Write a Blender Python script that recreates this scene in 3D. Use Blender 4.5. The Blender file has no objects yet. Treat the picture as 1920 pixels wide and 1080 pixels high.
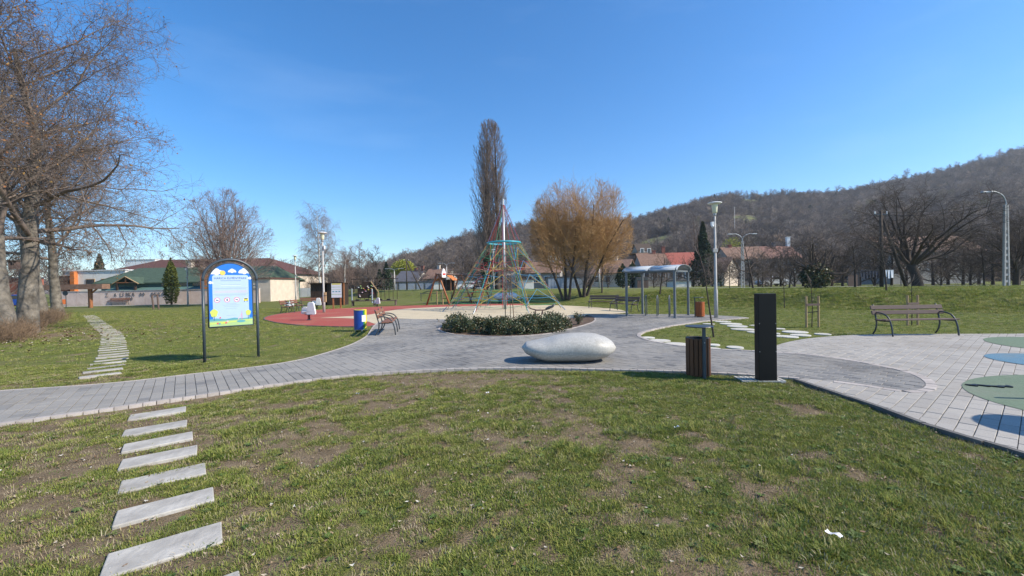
import bpy, bmesh, math, random
import numpy as np
from mathutils import Vector, Matrix

C = bpy.context.scene.collection
SC = bpy.context.scene
R = math.radians
PI = math.pi
rng = np.random.default_rng(7)
random.seed(7)

# ------------------------------------------------------------------ camera, sky, sun, exposure
F, CAMZ, ROLL, HOR = 790.0, 1.65, 0.018, 8.0
cam_d = bpy.data.cameras.new('camera')
cam = bpy.data.objects.new('camera', cam_d); C.objects.link(cam)
cam_d.sensor_width = 36.0; cam_d.lens = 36.0 * F / 1920.0
cam_d.clip_start = 0.05; cam_d.clip_end = 6000
cam.matrix_world = (Matrix.Translation((0, 0, CAMZ)) @ Matrix.Rotation(PI / 2 - HOR / F, 4, 'X')
                    @ Matrix.Rotation(-ROLL, 4, 'Z'))
SC.camera = cam

SUN_AZ = (1.0, -0.25)      # towards the sun: right of the view, a little behind the camera
SUN_EL = R(39)
az = math.atan2(SUN_AZ[0], SUN_AZ[1])
W = bpy.data.worlds.new('World'); SC.world = W; W.use_nodes = True
wn = W.node_tree.nodes; wl = W.node_tree.links
bg = wn['Background']
sky = wn.new('ShaderNodeTexSky'); sky.sky_type = 'NISHITA'
sky.sun_disc = False; sky.sun_elevation = SUN_EL; sky.sun_rotation = az
sky.altitude = 200; sky.air_density = 1.0; sky.dust_density = 0.25; sky.ozone_density = 5.0
# thin cirrus veils
tc = wn.new('ShaderNodeTexCoord'); mp = wn.new('ShaderNodeMapping')
mp.inputs['Scale'].default_value = (1.2, 2.2, 7.0); mp.inputs['Rotation'].default_value = (0.25, 0.15, 0.4)
nz = wn.new('ShaderNodeTexNoise'); nz.inputs['Scale'].default_value = 1.6; nz.inputs['Detail'].default_value = 7
nz.inputs['Roughness'].default_value = 0.55
rp = wn.new('ShaderNodeMapRange'); rp.inputs[1].default_value = 0.52; rp.inputs[2].default_value = 0.8
rp.inputs[3].default_value = 0.0; rp.inputs[4].default_value = 0.07
mx = wn.new('ShaderNodeMix'); mx.data_type = 'RGBA'
mx.inputs[7].default_value = (5.2, 6.0, 7.0, 1)
wl.new(tc.outputs['Generated'], mp.inputs[0]); wl.new(mp.outputs[0], nz.inputs[0])
wl.new(nz.outputs[0], rp.inputs[0]); wl.new(rp.outputs[0], mx.inputs[0])
wl.new(sky.outputs[0], mx.inputs[6])
hs = wn.new('ShaderNodeHueSaturation'); hs.inputs['Saturation'].default_value = 1.26
wl.new(mx.outputs[2], hs.inputs['Color']); wl.new(hs.outputs[0], bg.inputs[0])
bg.inputs[1].default_value = 0.14

sd = bpy.data.lights.new('sun', 'SUN'); sd.energy = 4.6; sd.angle = R(0.53); sd.color = (1.0, 0.91, 0.76)
so = bpy.data.objects.new('sun', sd); C.objects.link(so)
tosun = Vector((SUN_AZ[0], SUN_AZ[1], 0)).normalized() * math.cos(SUN_EL) + Vector((0, 0, math.sin(SUN_EL)))
so.rotation_euler = tosun.to_track_quat('Z', 'Y').to_euler(); so.location = (30, -5, 40)
vs = SC.view_settings
vs.view_transform = 'Standard'; vs.look = 'None'; vs.gamma = 1; vs.exposure = 0.66; vs.use_curve_mapping = False
SC.cycles.max_bounces = 6; SC.cycles.diffuse_bounces = 2; SC.cycles.glossy_bounces = 2
SC.cycles.transparent_max_bounces = 8; SC.cycles.transmission_bounces = 3
SC.cycles.use_denoising = True

# ------------------------------------------------------------------ helpers
def smooth(t):
    t = np.clip(t, 0, 1); return t * t * (3 - 2 * t)

def gz(x, y):
    """terrain height of the park: flat, then a grass bank running diagonally"""
    s = 0.71 * np.asarray(x, float) + 0.70 * np.asarray(y, float) - 27.3
    return 0.85 * smooth(s / 5.0) - 0.5 * np.clip((s - 12) / 60, 0, 1)

def G(px, py, z=0.0):
    """ground point that a photo pixel looks at (flat ground)"""
    u, v = px - 960.0, py - 540.0
    vv = v + ROLL * u + HOR; uu = u - ROLL * v
    d = (CAMZ - z) * F / vv
    return (uu * d / F, d)

def PX(px, py, d):
    """point seen at a pixel at a distance d"""
    u, v = px - 960.0, py - 540.0
    return ((u - ROLL * v) * d / F, d, CAMZ - (v + ROLL * u + HOR) * d / F)

def spl(pts, n=6, closed=False):
    p = np.array(pts, float); N = len(p); out = []
    for i in range(N if closed else N - 1):
        if closed: a, b, c, e = p[i - 1], p[i], p[(i + 1) % N], p[(i + 2) % N]
        else: a, b, c, e = p[max(i - 1, 0)], p[i], p[i + 1], p[min(i + 2, N - 1)]
        for k in range(n):
            t = k / n
            out.append(0.5 * ((2 * b) + (-a + c) * t + (2 * a - 5 * b + 4 * c - e) * t * t + (-a + 3 * b - 3 * c + e) * t ** 3))
    if not closed: out.append(p[-1])
    return np.array(out)

def gpoly(pix): return np.array([G(x, y) for x, y in pix])

def vnoise(x, y, seed=0):
    r = np.random.default_rng(seed).random((256, 256))
    xi = np.floor(x).astype(int); yi = np.floor(y).astype(int)
    fx = x - xi; fy = y - yi
    fx = fx * fx * (3 - 2 * fx); fy = fy * fy * (3 - 2 * fy)
    g = lambda i, j: r[i % 256, j % 256]
    return (g(xi, yi) * (1 - fx) + g(xi + 1, yi) * fx) * (1 - fy) + (g(xi, yi + 1) * (1 - fx) + g(xi + 1, yi + 1) * fx) * fy

def fbm(x, y, seed=0, o=4):
    s = 0; a = 0.5; t = 0
    for k in range(o):
        s = s + a * vnoise(x * 2 ** k, y * 2 ** k, seed + k); t += a; a *= 0.55
    return s / t

def inside(P, poly):
    x, y = P[:, 0], P[:, 1]; n = len(poly); c = np.zeros(len(P), bool)
    for i in range(n):
        x1, y1 = poly[i]; x2, y2 = poly[i - 1]
        if y1 == y2: continue
        k = ((y1 > y) != (y2 > y)) & (x < (x2 - x1) * (y - y1) / (y2 - y1) + x1)
        c ^= k
    return c

def mesh_np(name, V, *faces, attrs=None, smooth_=False):
    """fast mesh from arrays; faces: one or more (M,k) index arrays"""
    m = bpy.data.meshes.new(name)
    V = np.asarray(V, np.float32)
    m.vertices.add(len(V)); m.vertices.foreach_set('co', V.ravel())
    fs = [np.asarray(f, np.int32) for f in faces if len(f)]
    loops = np.concatenate([f.ravel() for f in fs]) if fs else np.zeros(0, np.int32)
    tot = np.concatenate([np.full(len(f), f.shape[1], np.int32) for f in fs]) if fs else np.zeros(0, np.int32)
    m.loops.add(len(loops)); m.loops.foreach_set('vertex_index', loops)
    m.polygons.add(len(tot))
    st = np.concatenate([[0], np.cumsum(tot)[:-1]]).astype(np.int32) if len(tot) else tot
    m.polygons.foreach_set('loop_start', st)
    if smooth_ and len(tot): m.polygons.foreach_set('use_smooth', np.ones(len(tot), bool))
    m.update(calc_edges=True)
    for k, (dom, typ, arr) in (attrs or {}).items():
        a = m.attributes.new(k, typ, dom)
        a.data.foreach_set('vector' if typ == 'FLOAT_VECTOR' else 'value', np.asarray(arr).ravel())
    return m

class MB:
    """collects simple shapes, then becomes ONE mesh"""
    def __init__(s): s.v = []; s.f = []
    def add(s, V, Fc):
        o = len(s.v); s.v += [tuple(p) for p in V]; s.f += [tuple(i + o for i in f) for f in Fc]; return s
    def box(s, c, d, rz=0.0, M=None):
        x, y, z = d[0] / 2, d[1] / 2, d[2] / 2
        P = [Vector(p) for p in ((-x, -y, -z), (x, -y, -z), (x, y, -z), (-x, y, -z), (-x, -y, z), (x, -y, z), (x, y, z), (-x, y, z))]
        M = M or Matrix.Rotation(rz, 3, 'Z')
        return s.add([M @ p + Vector(c) for p in P], [(3, 2, 1, 0), (4, 5, 6, 7), (0, 1, 5, 4), (1, 2, 6, 5), (2, 3, 7, 6), (3, 0, 4, 7)])
    def bar(s, a, b, w, h, up=(0, 0, 1)):
        a, b = Vector(a), Vector(b); t = (b - a); L = t.length; t.normalize()
        u = t.cross(Vector(up))
        if u.length < 1e-4: u = t.cross(Vector((0, 1, 0)))
        u.normalize(); n = u.cross(t)
        M = Matrix((t, u, n)).transposed()
        return s.box((a + b) / 2, (L, w, h), M=M)
    def tube(s, pts, r, S=8, cap=True, flat=1.0):
        P = [Vector(p) for p in pts]; n = len(P)
        rr = r if hasattr(r, '__len__') else [r] * n
        o = len(s.v); ref = None
        for i, p in enumerate(P):
            t = (P[min(i + 1, n - 1)] - P[max(i - 1, 0)]).normalized()
            if ref is None:
                ref = t.cross(Vector((0, 0, 1)))
                if ref.length < 1e-3: ref = t.cross(Vector((1, 0, 0)))
            u = (ref - t * ref.dot(t)).normalized(); ref = u; w = t.cross(u)
            for k in range(S):
                a = 2 * PI * k / S
                s.v.append(tuple(p + u * math.cos(a) * rr[i] + w * math.sin(a) * rr[i] * flat))
        for i in range(n - 1):
            for k in range(S):
                k2 = (k + 1) % S
                s.f.append((o + i * S + k, o + i * S + k2, o + (i + 1) * S + k2, o + (i + 1) * S + k))
        if cap:
            s.f.append(tuple(o + k for k in reversed(range(S)))); s.f.append(tuple(o + (n - 1) * S + k for k in range(S)))
        return s
    def lathe(s, prof, S=20, c=(0, 0, 0), cap=True, a0=0.0, a1=2 * PI):
        o = len(s.v); full = abs(a1 - a0 - 2 * PI) < 1e-6; m = S if full else S + 1
        for r, z in prof:
            for k in range(m):
                a = a0 + (a1 - a0) * k / S
                s.v.append((c[0] + r * math.cos(a), c[1] + r * math.sin(a), c[2] + z))
        for i in range(len(prof) - 1):
            for k in range(S):
                k2 = (k + 1) % m
                s.f.append((o + i * m + k, o + i * m + k2, o + (i + 1) * m + k2, o + (i + 1) * m + k))
        if cap and full:
            s.f.append(tuple(o + k for k in reversed(range(m)))); s.f.append(tuple(o + (len(prof) - 1) * m + k for k in range(m)))
        return s
    def prism(s, poly, h0, h1, fn=lambda x, y, z: (x, y, z)):
        n = len(poly); o = len(s.v)
        for h in (h0, h1):
            for x, y in poly: s.v.append(fn(x, y, h))
        s.f.append(tuple(o + i for i in reversed(range(n)))); s.f.append(tuple(o + n + i for i in range(n)))
        for i in range(n):
            j = (i + 1) % n; s.f.append((o + i, o + j, o + n + j, o + n + i))
        return s
    def mesh(s, name, smooth_=False):
        m = bpy.data.meshes.new(name); m.from_pydata(s.v, [], s.f)
        if smooth_: m.polygons.foreach_set('use_smooth', np.ones(len(m.polygons), bool))
        m.update(); return m

def link(name, me, mat=None, parent=None, loc=None, rz=0.0, kind=None, bev=0.0):
    o = bpy.data.objects.new(name, me); C.objects.link(o)
    if mat is not None and not len(me.materials): me.materials.append(mat)
    if parent is not None: o.parent = parent
    if loc is not None: o.location = loc
    if rz: o.rotation_euler = (0, 0, rz)
    if kind: o['kind'] = kind
    if bev:
        b = o.modifiers.new('bevel', 'BEVEL'); b.width = bev; b.segments = 2; b.limit_method = 'ANGLE'
    return o

def part(name, mb, mat, parent, sm=False, bev=0.0, label=None):
    o = link(name, mb.mesh(name, sm), mat, parent, bev=bev)
    if label: o['label'] = label
    return o

def tag(o, label, cat, group=None):
    o['label'] = label; o['category'] = cat
    if group: o['group'] = group
    return o

def thing(name, label, cat, loc=(0, 0, 0), rz=0.0, group=None, scale=None):
    o = bpy.data.objects.new(name, None); C.objects.link(o); o.empty_display_size = 0.2
    o.location = loc; o.rotation_euler = (0, 0, rz)
    if scale: o.scale = (scale,) * 3 if not hasattr(scale, '__len__') else scale
    return tag(o, label, cat, group)

def dup(root, loc, rz=0.0, label=None, group=None, scale=None):
    def cp(o, par):
        c = o.copy(); C.objects.link(c)
        if par is not None: c.parent = par
        for ch in list(o.children): cp(ch, c)
        return c
    r = cp(root, None); r.location = loc; r.rotation_euler = (0, 0, rz)
    if label: r['label'] = label
    if group: r['group'] = group
    if scale: r.scale = (scale,) * 3 if not hasattr(scale, '__len__') else scale
    return r

# ------------------------------------------------------------------ materials
def add_dirt(N, L, out, col):
    """stains and dust with a shape of their own, laid out in world space so they run across neighbouring pieces"""
    ge = N.new('ShaderNodeNewGeometry')
    for sc, lo, hi, amt in ((.55, .50, .72, .5), (3.2, .56, .74, .45), (22, .60, .75, .45)):
        n = N.new('ShaderNodeTexNoise'); n.inputs['Scale'].default_value = sc; n.inputs['Detail'].default_value = 7; n.inputs['Roughness'].default_value = .68
        L.new(ge.outputs['Position'], n.inputs['Vector'])
        r = N.new('ShaderNodeMapRange'); r.inputs[1].default_value = lo; r.inputs[2].default_value = hi; r.inputs[4].default_value = amt; L.new(n.outputs[0], r.inputs[0])
        m = N.new('ShaderNodeMix'); m.data_type = 'RGBA'; L.new(r.outputs[0], m.inputs[0]); L.new(out, m.inputs[6]); m.inputs[7].default_value = (*col, 1); out = m.outputs[2]
    return out

def mat(name, col, rough=0.75, var=0.18, scale=9.0, bump=0.0, metal=0.0, col2=None, rnd=0.0, spec=0.35, trans=0.0,
        stretch=None, bscale=None, attr=None, dirt=None):
    m = bpy.data.materials.new(name); m.use_nodes = True
    N = m.node_tree.nodes; L = m.node_tree.links; b = N['Principled BSDF']
    b.inputs['Roughness'].default_value = rough; b.inputs['Metallic'].default_value = metal
    b.inputs['Specular IOR Level'].default_value = spec
    tcn = N.new('ShaderNodeTexCoord'); vec = tcn.outputs['Object']
    if stretch:
        mpn = N.new('ShaderNodeMapping'); mpn.inputs['Scale'].default_value = stretch
        L.new(vec, mpn.inputs[0]); vec = mpn.outputs[0]
    n = N.new('ShaderNodeTexNoise'); n.inputs['Scale'].default_value = scale; n.inputs['Detail'].default_value = 6
    n.inputs['Roughness'].default_value = 0.6
    L.new(vec, n.inputs['Vector'])
    ra = N.new('ShaderNodeMapRange'); ra.inputs[1].default_value = 0.3; ra.inputs[2].default_value = 0.7
    L.new(n.outputs[0], ra.inputs[0])
    mi = N.new('ShaderNodeMix'); mi.data_type = 'RGBA'
    c1 = [max(0, c * (1 - var)) for c in col]; c2 = [min(1, c * (1 + var)) for c in (col2 or col)]
    mi.inputs[6].default_value = (*c1, 1); mi.inputs[7].default_value = (*c2, 1)
    L.new(ra.outputs[0], mi.inputs[0]); out = mi.outputs[2]
    if rnd or attr:
        mr = N.new('ShaderNodeMapRange'); mr.inputs[3].default_value = 1 - rnd; mr.inputs[4].default_value = 1 + rnd
        if attr:
            a = N.new('ShaderNodeAttribute'); a.attribute_name = attr; L.new(a.outputs['Fac'], mr.inputs[0])
        else:
            oi = N.new('ShaderNodeObjectInfo'); L.new(oi.outputs['Random'], mr.inputs[0])
        mu = N.new('ShaderNodeVectorMath'); mu.operation = 'SCALE'
        L.new(out, mu.inputs[0]); L.new(mr.outputs[0], mu.inputs['Scale']); out = mu.outputs[0]
    if dirt: out = add_dirt(N, L, out, dirt)
    L.new(out, b.inputs['Base Color'])
    if bump:
        n2 = N.new('ShaderNodeTexNoise'); n2.inputs['Scale'].default_value = bscale or scale * 5; n2.inputs['Detail'].default_value = 5
        L.new(vec, n2.inputs['Vector'])
        bp = N.new('ShaderNodeBump'); bp.inputs['Strength'].default_value = bump; bp.inputs['Distance'].default_value = 0.02
        L.new(n2.outputs[0], bp.inputs['Height']); L.new(bp.outputs[0], b.inputs['Normal'])
    if trans:
        tr = N.new('ShaderNodeBsdfTranslucent'); L.new(out, tr.inputs[0])
        ms = N.new('ShaderNodeMixShader'); ms.inputs[0].default_value = trans
        L.new(b.outputs[0], ms.inputs[1]); L.new(tr.outputs[0], ms.inputs[2])
        L.new(ms.outputs[0], N['Material Output'].inputs[0])
    return m

def ramp_mat(name, stops, attr=None, rough=0.8, bump=0.0, trans=0.0, nscale=30, grain=0.2, spec=0.3, dirt=None):
    """colour picked per object (Object Info random) or per face attribute along a ramp, with fine grain"""
    m = bpy.data.materials.new(name); m.use_nodes = True
    N = m.node_tree.nodes; L = m.node_tree.links; b = N['Principled BSDF']
    b.inputs['Roughness'].default_value = rough; b.inputs['Specular IOR Level'].default_value = spec
    if attr: s = N.new('ShaderNodeAttribute'); s.attribute_name = attr; f = s.outputs['Fac']
    else: s = N.new('ShaderNodeObjectInfo'); f = s.outputs['Random']
    cr = N.new('ShaderNodeValToRGB'); e = cr.color_ramp.elements
    while len(e) < len(stops): e.new(0.5)
    for i, (p, c) in enumerate(stops): e[i].position = p; e[i].color = (*c, 1)
    L.new(f, cr.inputs[0])
    t = N.new('ShaderNodeTexCoord'); n = N.new('ShaderNodeTexNoise'); n.inputs['Scale'].default_value = nscale
    n.inputs['Detail'].default_value = 5
    L.new(t.outputs['Object'], n.inputs['Vector'])
    mr = N.new('ShaderNodeMapRange'); mr.inputs[1].default_value = .25; mr.inputs[2].default_value = .75
    mr.inputs[3].default_value = 1 - grain; mr.inputs[4].default_value = 1 + grain
    L.new(n.outputs[0], mr.inputs[0])
    mu = N.new('ShaderNodeVectorMath'); mu.operation = 'SCALE'
    L.new(cr.outputs[0], mu.inputs[0]); L.new(mr.outputs[0], mu.inputs['Scale'])
    L.new(add_dirt(N, L, mu.outputs[0], dirt) if dirt else mu.outputs[0], b.inputs['Base Color'])
    if bump:
        bp = N.new('ShaderNodeBump'); bp.inputs['Strength'].default_value = bump; bp.inputs['Distance'].default_value = 0.01
        L.new(n.outputs[0], bp.inputs['Height']); L.new(bp.outputs[0], b.inputs['Normal'])
    if trans:
        tr = N.new('ShaderNodeBsdfTranslucent'); L.new(mu.outputs[0], tr.inputs[0])
        ms = N.new('ShaderNodeMixShader'); ms.inputs[0].default_value = trans
        L.new(b.outputs[0], ms.inputs[1]); L.new(tr.outputs[0], ms.inputs[2]); L.new(ms.outputs[0], N['Material Output'].inputs[0])
    return m

def glass_mat(name, col, alpha):
    m = mat(name, col, 0.12, 0.05, spec=0.5)
    N = m.node_tree.nodes; L = m.node_tree.links
    t = N.new('ShaderNodeBsdfTransparent'); s = N.new('ShaderNodeMixShader'); s.inputs[0].default_value = alpha
    L.new(t.outputs[0], s.inputs[1]); L.new(N['Principled BSDF'].outputs[0], s.inputs[2]); L.new(s.outputs[0], N['Material Output'].inputs[0])
    return m

MT = dict(
    soil=mat('bed_soil', (.10, .065, .042), .95, .4, 6, .6, bscale=30),
    sand=mat('sand_grain', (.50, .42, .29), .95, .12, 1.3, .5, bscale=9),
    red=mat('red_rubber', (.33, .068, .05), .9, .2, 40, .3, bscale=120, dirt=(.38, .22, .14)),
    green_epdm=mat('green_rubber', (.125, .175, .118), .9, .2, 45, .3, bscale=150, dirt=(.22, .22, .18)),
    blue_epdm=mat('blue_rubber', (.085, .185, .265), .9, .2, 45, .3, bscale=150, dirt=(.22, .22, .18)),
    concrete=mat('pale_concrete', (.33, .31, .28), .9, .22, 4, .35, rnd=.10, col2=(.38, .36, .325), dirt=(.20, .165, .125)),
    disc=mat('white_concrete', (.50, .48, .43), .9, .14, 5, .25, rnd=.08, dirt=(.36, .31, .24)),
    kerb=mat('kerb_concrete', (.40, .355, .325), .9, .15, 7, .2, rnd=.12),
    dkerb=mat('dark_kerb', (.12, .115, .11), .9, .2, 7, .2),
    granite=mat('granite', (.38, .365, .335), .45, .12, 30, .06, col2=(.45, .435, .40), bscale=160, spec=.4, dirt=(.22, .19, .15)),
    iron=mat('dark_iron', (.035, .042, .05), .45, .15, 12, .05, spec=.5),
    anthracite=mat('anthracite_paint', (.045, .06, .075), .4, .1, 10, spec=.5),
    black=mat('black_powder_coat', (.0035, .0042, .005), .5, .2, 5, spec=.25),
    galv=mat('galvanised_steel', (.38, .40, .42), .5, .12, 14, .05, metal=.35),
    steelgrey=mat('grey_painted_steel', (.13, .145, .16), .45, .1, 9, spec=.5),
    poletube=mat('pole_concrete', (.42, .40, .38), .75, .1, 8, .1),
    wood=mat('bench_wood', (.20, .095, .06), .6, .25, 5, .15, stretch=(1, 12, 12), rnd=.12),
    woodgrey=mat('weathered_wood', (.125, .085, .072), .7, .2, 5, .15, stretch=(1, 12, 12), rnd=.12),
    binwood=mat('bin_slat_wood', (.12, .048, .022), .55, .25, 5, .15, stretch=(12, 12, 1), rnd=.18),
    binorange=mat('orange_slat_wood', (.36, .10, .03), .55, .2, 5, .15, stretch=(12, 12, 1), rnd=.15),
    log=mat('orange_log', (.30, .12, .05), .6, .3, 6, .15),
    stake=mat('pine_stake', (.42, .28, .15), .8, .2, 6, .1, stretch=(8, 8, 1)),
    shed=mat('dark_shed_board', (.045, .028, .02), .75, .3, 4, .2, stretch=(10, 10, 1), rnd=.25),
    white=mat('white_paint', (.72, .72, .72), .45, .06, 6, spec=.5),
    cream=mat('cream_glass', (.62, .60, .42), .3, .08, 6, spec=.5),
    plastic_blue=mat('blue_sheet', (.010, .055, .30), .35, .1, 6, spec=.5),
    plastic_green=mat('green_sheet', (.02, .22, .06), .35, .1, 6, spec=.5),
    plastic_yellow=mat('yellow_sheet', (.70, .55, .03), .35, .1, 6, spec=.5),
    ring_blue=mat('turquoise_tube', (.03, .33, .42), .4, .1, 6, spec=.5),
    rope_r=mat('red_rope', (.36, .05, .06), .9, .2, 60), rope_y=mat('yellow_rope', (.42, .31, .08), .9, .2, 60),
    rope_g=mat('green_rope', (.05, .25, .14), .9, .2, 60), rope_b=mat('blue_rope', (.05, .21, .37), .9, .2, 60),
    rope_n=mat('beige_rope', (.30, .24, .17), .9, .2, 60),
    bark=mat('grey_bark', (.17, .145, .12), .95, .45, 3.5, .8, col2=(.26, .235, .20), bscale=14, stretch=(1, 1, .45)),
    bark_dark=mat('dark_bark', (.065, .05, .04), .95, .3, 6, .6),
    bark_pale=mat('plane_bark', (.075, .064, .052), .95, .3, 3.0, .9, col2=(.19, .168, .14), bscale=12),
    twig=mat('twig_brown', (.16, .125, .105), .9, .3, 2),
    twig_dark=mat('twig_dark', (.085, .065, .052), .9, .3, 2),
    twig_red=mat('twig_red', (.27, .20, .175), .9, .25, 2),
    twig_orange=mat('willow_twig', (.48, .29, .13), .9, .25, 2),
    twig_birch=mat('birch_twig', (.20, .14, .115), .9, .25, 2),
    twig_poplar=mat('poplar_twig', (.23, .17, .135), .9, .25, 2),
    dryleaf=ramp_mat('dry_leaf', [(0, (.30, .11, .05)), (.6, (.40, .20, .08)), (1, (.42, .28, .10))], attr='tone', trans=.3),
    litterleaf=ramp_mat('fallen_leaf', [(0, (.16, .09, .05)), (.5, (.30, .22, .14)), (.9, (.42, .36, .27)), (1, (.6, .58, .52))], attr='tone'),
    conifer=ramp_mat('conifer_needles', [(0, (.018, .035, .02)), (1, (.05, .075, .035))], attr='tone', trans=.15),
    thuja=ramp_mat('thuja_scales', [(0, (.05, .075, .015)), (1, (.14, .15, .03))], attr='tone', trans=.15),
    shrub=ramp_mat('shrub_leaf', [(0, (.025, .045, .02)), (.55, (.055, .075, .03)), (.85, (.10, .12, .05)), (1, (.22, .13, .05))], attr='tone', trans=.2, rough=.45, spec=.5),
    spring=ramp_mat('spring_leaf', [(0, (.22, .25, .04)), (1, (.40, .38, .06))], attr='tone', trans=.3),
    drytwig=mat('dry_stem', (.20, .135, .085), .95, .3, 5),
    pinkwall=mat('pink_plaster', (.58, .44, .37), .9, .1, 1.2, .1, col2=(.62, .50, .43)),
    whitewall=mat('white_plaster', (.72, .70, .65), .9, .08, 1.5),
    greywall=mat('grey_plaster', (.27, .25, .23), .9, .15, 1.5),
    beigewall=mat('beige_plaster', (.58, .49, .40), .9, .12, 1.5),
    greenroof=mat('green_roof', (.055, .085, .055), .8, .25, 2.5, .3),
    greenmetal=mat('green_metal_roof', (.09, .16, .14), .6, .15, 3),
    brownroof=mat('brown_roof', (.10, .045, .035), .85, .2, 3, .3),
    tileroof=mat('old_tile_roof', (.20, .12, .085), .85, .3, 3, .4),
    redroof=mat('red_tile_roof', (.30, .085, .06), .8, .15, 4, .3),
    redbrown=mat('faded_tile_roof', (.19, .10, .075), .85, .3, 3, .4),
    greyroof=mat('grey_slate_roof', (.10, .10, .115), .85, .2, 3, .3),
    orange=mat('orange_render', (.52, .17, .05), .8, .1, 3),
    brick=mat('brick_red', (.28, .10, .07), .85, .2, 6),
    door_grey=mat('garage_door', (.30, .34, .40), .6, .1, 4),
    window=mat('window_glass', (.03, .035, .045), .15, .2, 2, spec=.6),
    navy=mat('navy_cloth', (.02, .028, .05), .9, .2, 5),
    clothwhite=mat('white_cloth', (.6, .66, .75), .9, .1, 5),
    wire=mat('black_cable', (.02, .02, .02), .6, .1, 5),
    graffiti=mat('graffiti_paint', (.05, .045, .045), .8, .2, 5),
    polycarb=glass_mat('polycarbonate', (.50, .53, .55), .8),
    redpaint=mat('red_paint', (.55, .04, .04), .5, .1, 5), blackprint=mat('black_print', (.02, .02, .02), .6, .1, 5),
    print_blue=mat('print_blue', (.015, .16, .62), .35, .05, 3, spec=.5),
    print_light=mat('print_light_blue', (.40, .52, .74), .35, .04, 3, spec=.5),
    print_white=mat('print_white', (.68, .71, .76), .35, .03, 3, spec=.5),
    print_sun=mat('print_sun', (.72, .52, .12), .35, .05, 3), print_grey=mat('print_grey', (.30, .38, .52), .5, .05, 3),
    print_navy=mat('print_navy', (.03, .09, .22), .5, .05, 3), print_pink=mat('print_pink', (.60, .42, .52), .5, .05, 3),
    print_red=mat('print_red', (.62, .08, .12), .5, .05, 3), print_yellow=mat('print_yellow', (.66, .58, .06), .5, .05, 3),
    print_lime=mat('print_lime', (.52, .60, .12), .5, .05, 3), print_teal=mat('print_teal', (.10, .32, .38), .5, .05, 3),
    print_green=mat('print_green', (.35, .50, .22), .5, .05, 3),
)
# ------------------------------------------------------------------ outlines of the paved areas (on the ground, metres)
near_px = [(-420, 856), (-200, 826), (0, 797), (200, 769), (420, 737), (560, 717), (700, 702), (850, 694), (1000, 692), (1150, 695), (1300, 699), (1420, 706), (1500, 712)]
tong_px = [(1500, 712), (1600, 722), (1670, 733), (1712, 737), (1738, 729), (1728, 714), (1690, 699), (1620, 684), (1550, 672), (1490, 666), (1450, 664)]
isl_px = [(1450, 664), (1380, 660), (1300, 655), (1235, 645.5), (1203, 637), (1194, 630), (1206, 623), (1240, 615), (1300, 605.5), (1350, 600.5), (1400, 597)]
north_px = [(1400, 596), (1345, 592.5), (1303, 590.5), (1212, 590), (1150, 590), (1103, 591)]
bed_px = [(1103, 592), (1117, 598), (1115, 604.5), (1095, 612), (1060, 621), (1020, 629), (950, 633.5), (880, 632), (838, 627), (821, 620), (829, 611), (836, 602)]
sandedge_px = [(836, 600), (780, 599.5), (738, 598.5)]
left_px = [(735, 599), (716, 603), (704, 611), (696, 622), (689, 632), (660, 648), (600, 668), (550, 680), (480, 691), (380, 702.5), (200, 723), (0, 737), (-200, 751), (-420, 767)]
near_e, tong_e, isl_e, north_e, bed_e, sand_e, left_e = [spl(gpoly(p)) for p in (near_px, tong_px, isl_px, north_px, bed_px, sandedge_px, left_px)]
path_poly = np.concatenate([near_e, tong_e[1:], isl_e[1:], north_e, bed_e, sand_e, left_e])

plz_near = spl(gpoly([(1496, 714), (1560, 735), (1650, 765), (1760, 805), (1920, 852), (2060, 895), (2200, 940)]))
plz_back = spl(gpoly([(2500, 622), (2200, 625), (1920, 627.5), (1760, 628), (1640, 629), (1560, 632.5), (1500, 639), (1462, 648), (1449, 657), (1450, 663)]))
plaza_poly = np.concatenate([plz_near, plz_back, tong_e[::-1][1:-1]])

red_px_out = [(735, 598), (716, 602.5), (704, 610), (690, 613), (650, 613.5), (600, 612.5), (560, 610.5), (520, 606), (498, 601), (494, 597.5), (503, 593), (530, 588), (575, 583), (640, 578.5), (720, 575), (800, 572.5), (900, 570.5), (980, 570)]
sand_px = [(1175, 586.5), (1150, 589.3), (1103, 590.5), (1080, 600), (960, 606), (860, 606), (836, 600), (780, 599.3), (738, 598), (722, 601.5), (706, 608), (690, 604), (665, 598.5), (630, 597), (600, 597), (640, 594.5), (690, 591), (720, 585), (760, 579.5), (830, 576), (920, 573.5), (1000, 572.5), (1060, 573.5), (1120, 577), (1160, 581)]
red_poly = np.concatenate([spl(gpoly(red_px_out)), gpoly([(985, 574), (860, 606), (800, 600)])])
sand_poly = spl(gpoly(sand_px), 5, closed=True)
bed_poly = np.concatenate([spl(gpoly(bed_px)), gpoly([(860, 603.5), (960, 603.5), (1060, 599), (1095, 594)])])
circles = [(8.02, 4.98, 1.86, 'green_epdm'), (10.15, 7.6, 1.05, 'blue_epdm'), (12.7, 9.5, 1.45, 'green_epdm')]

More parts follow.
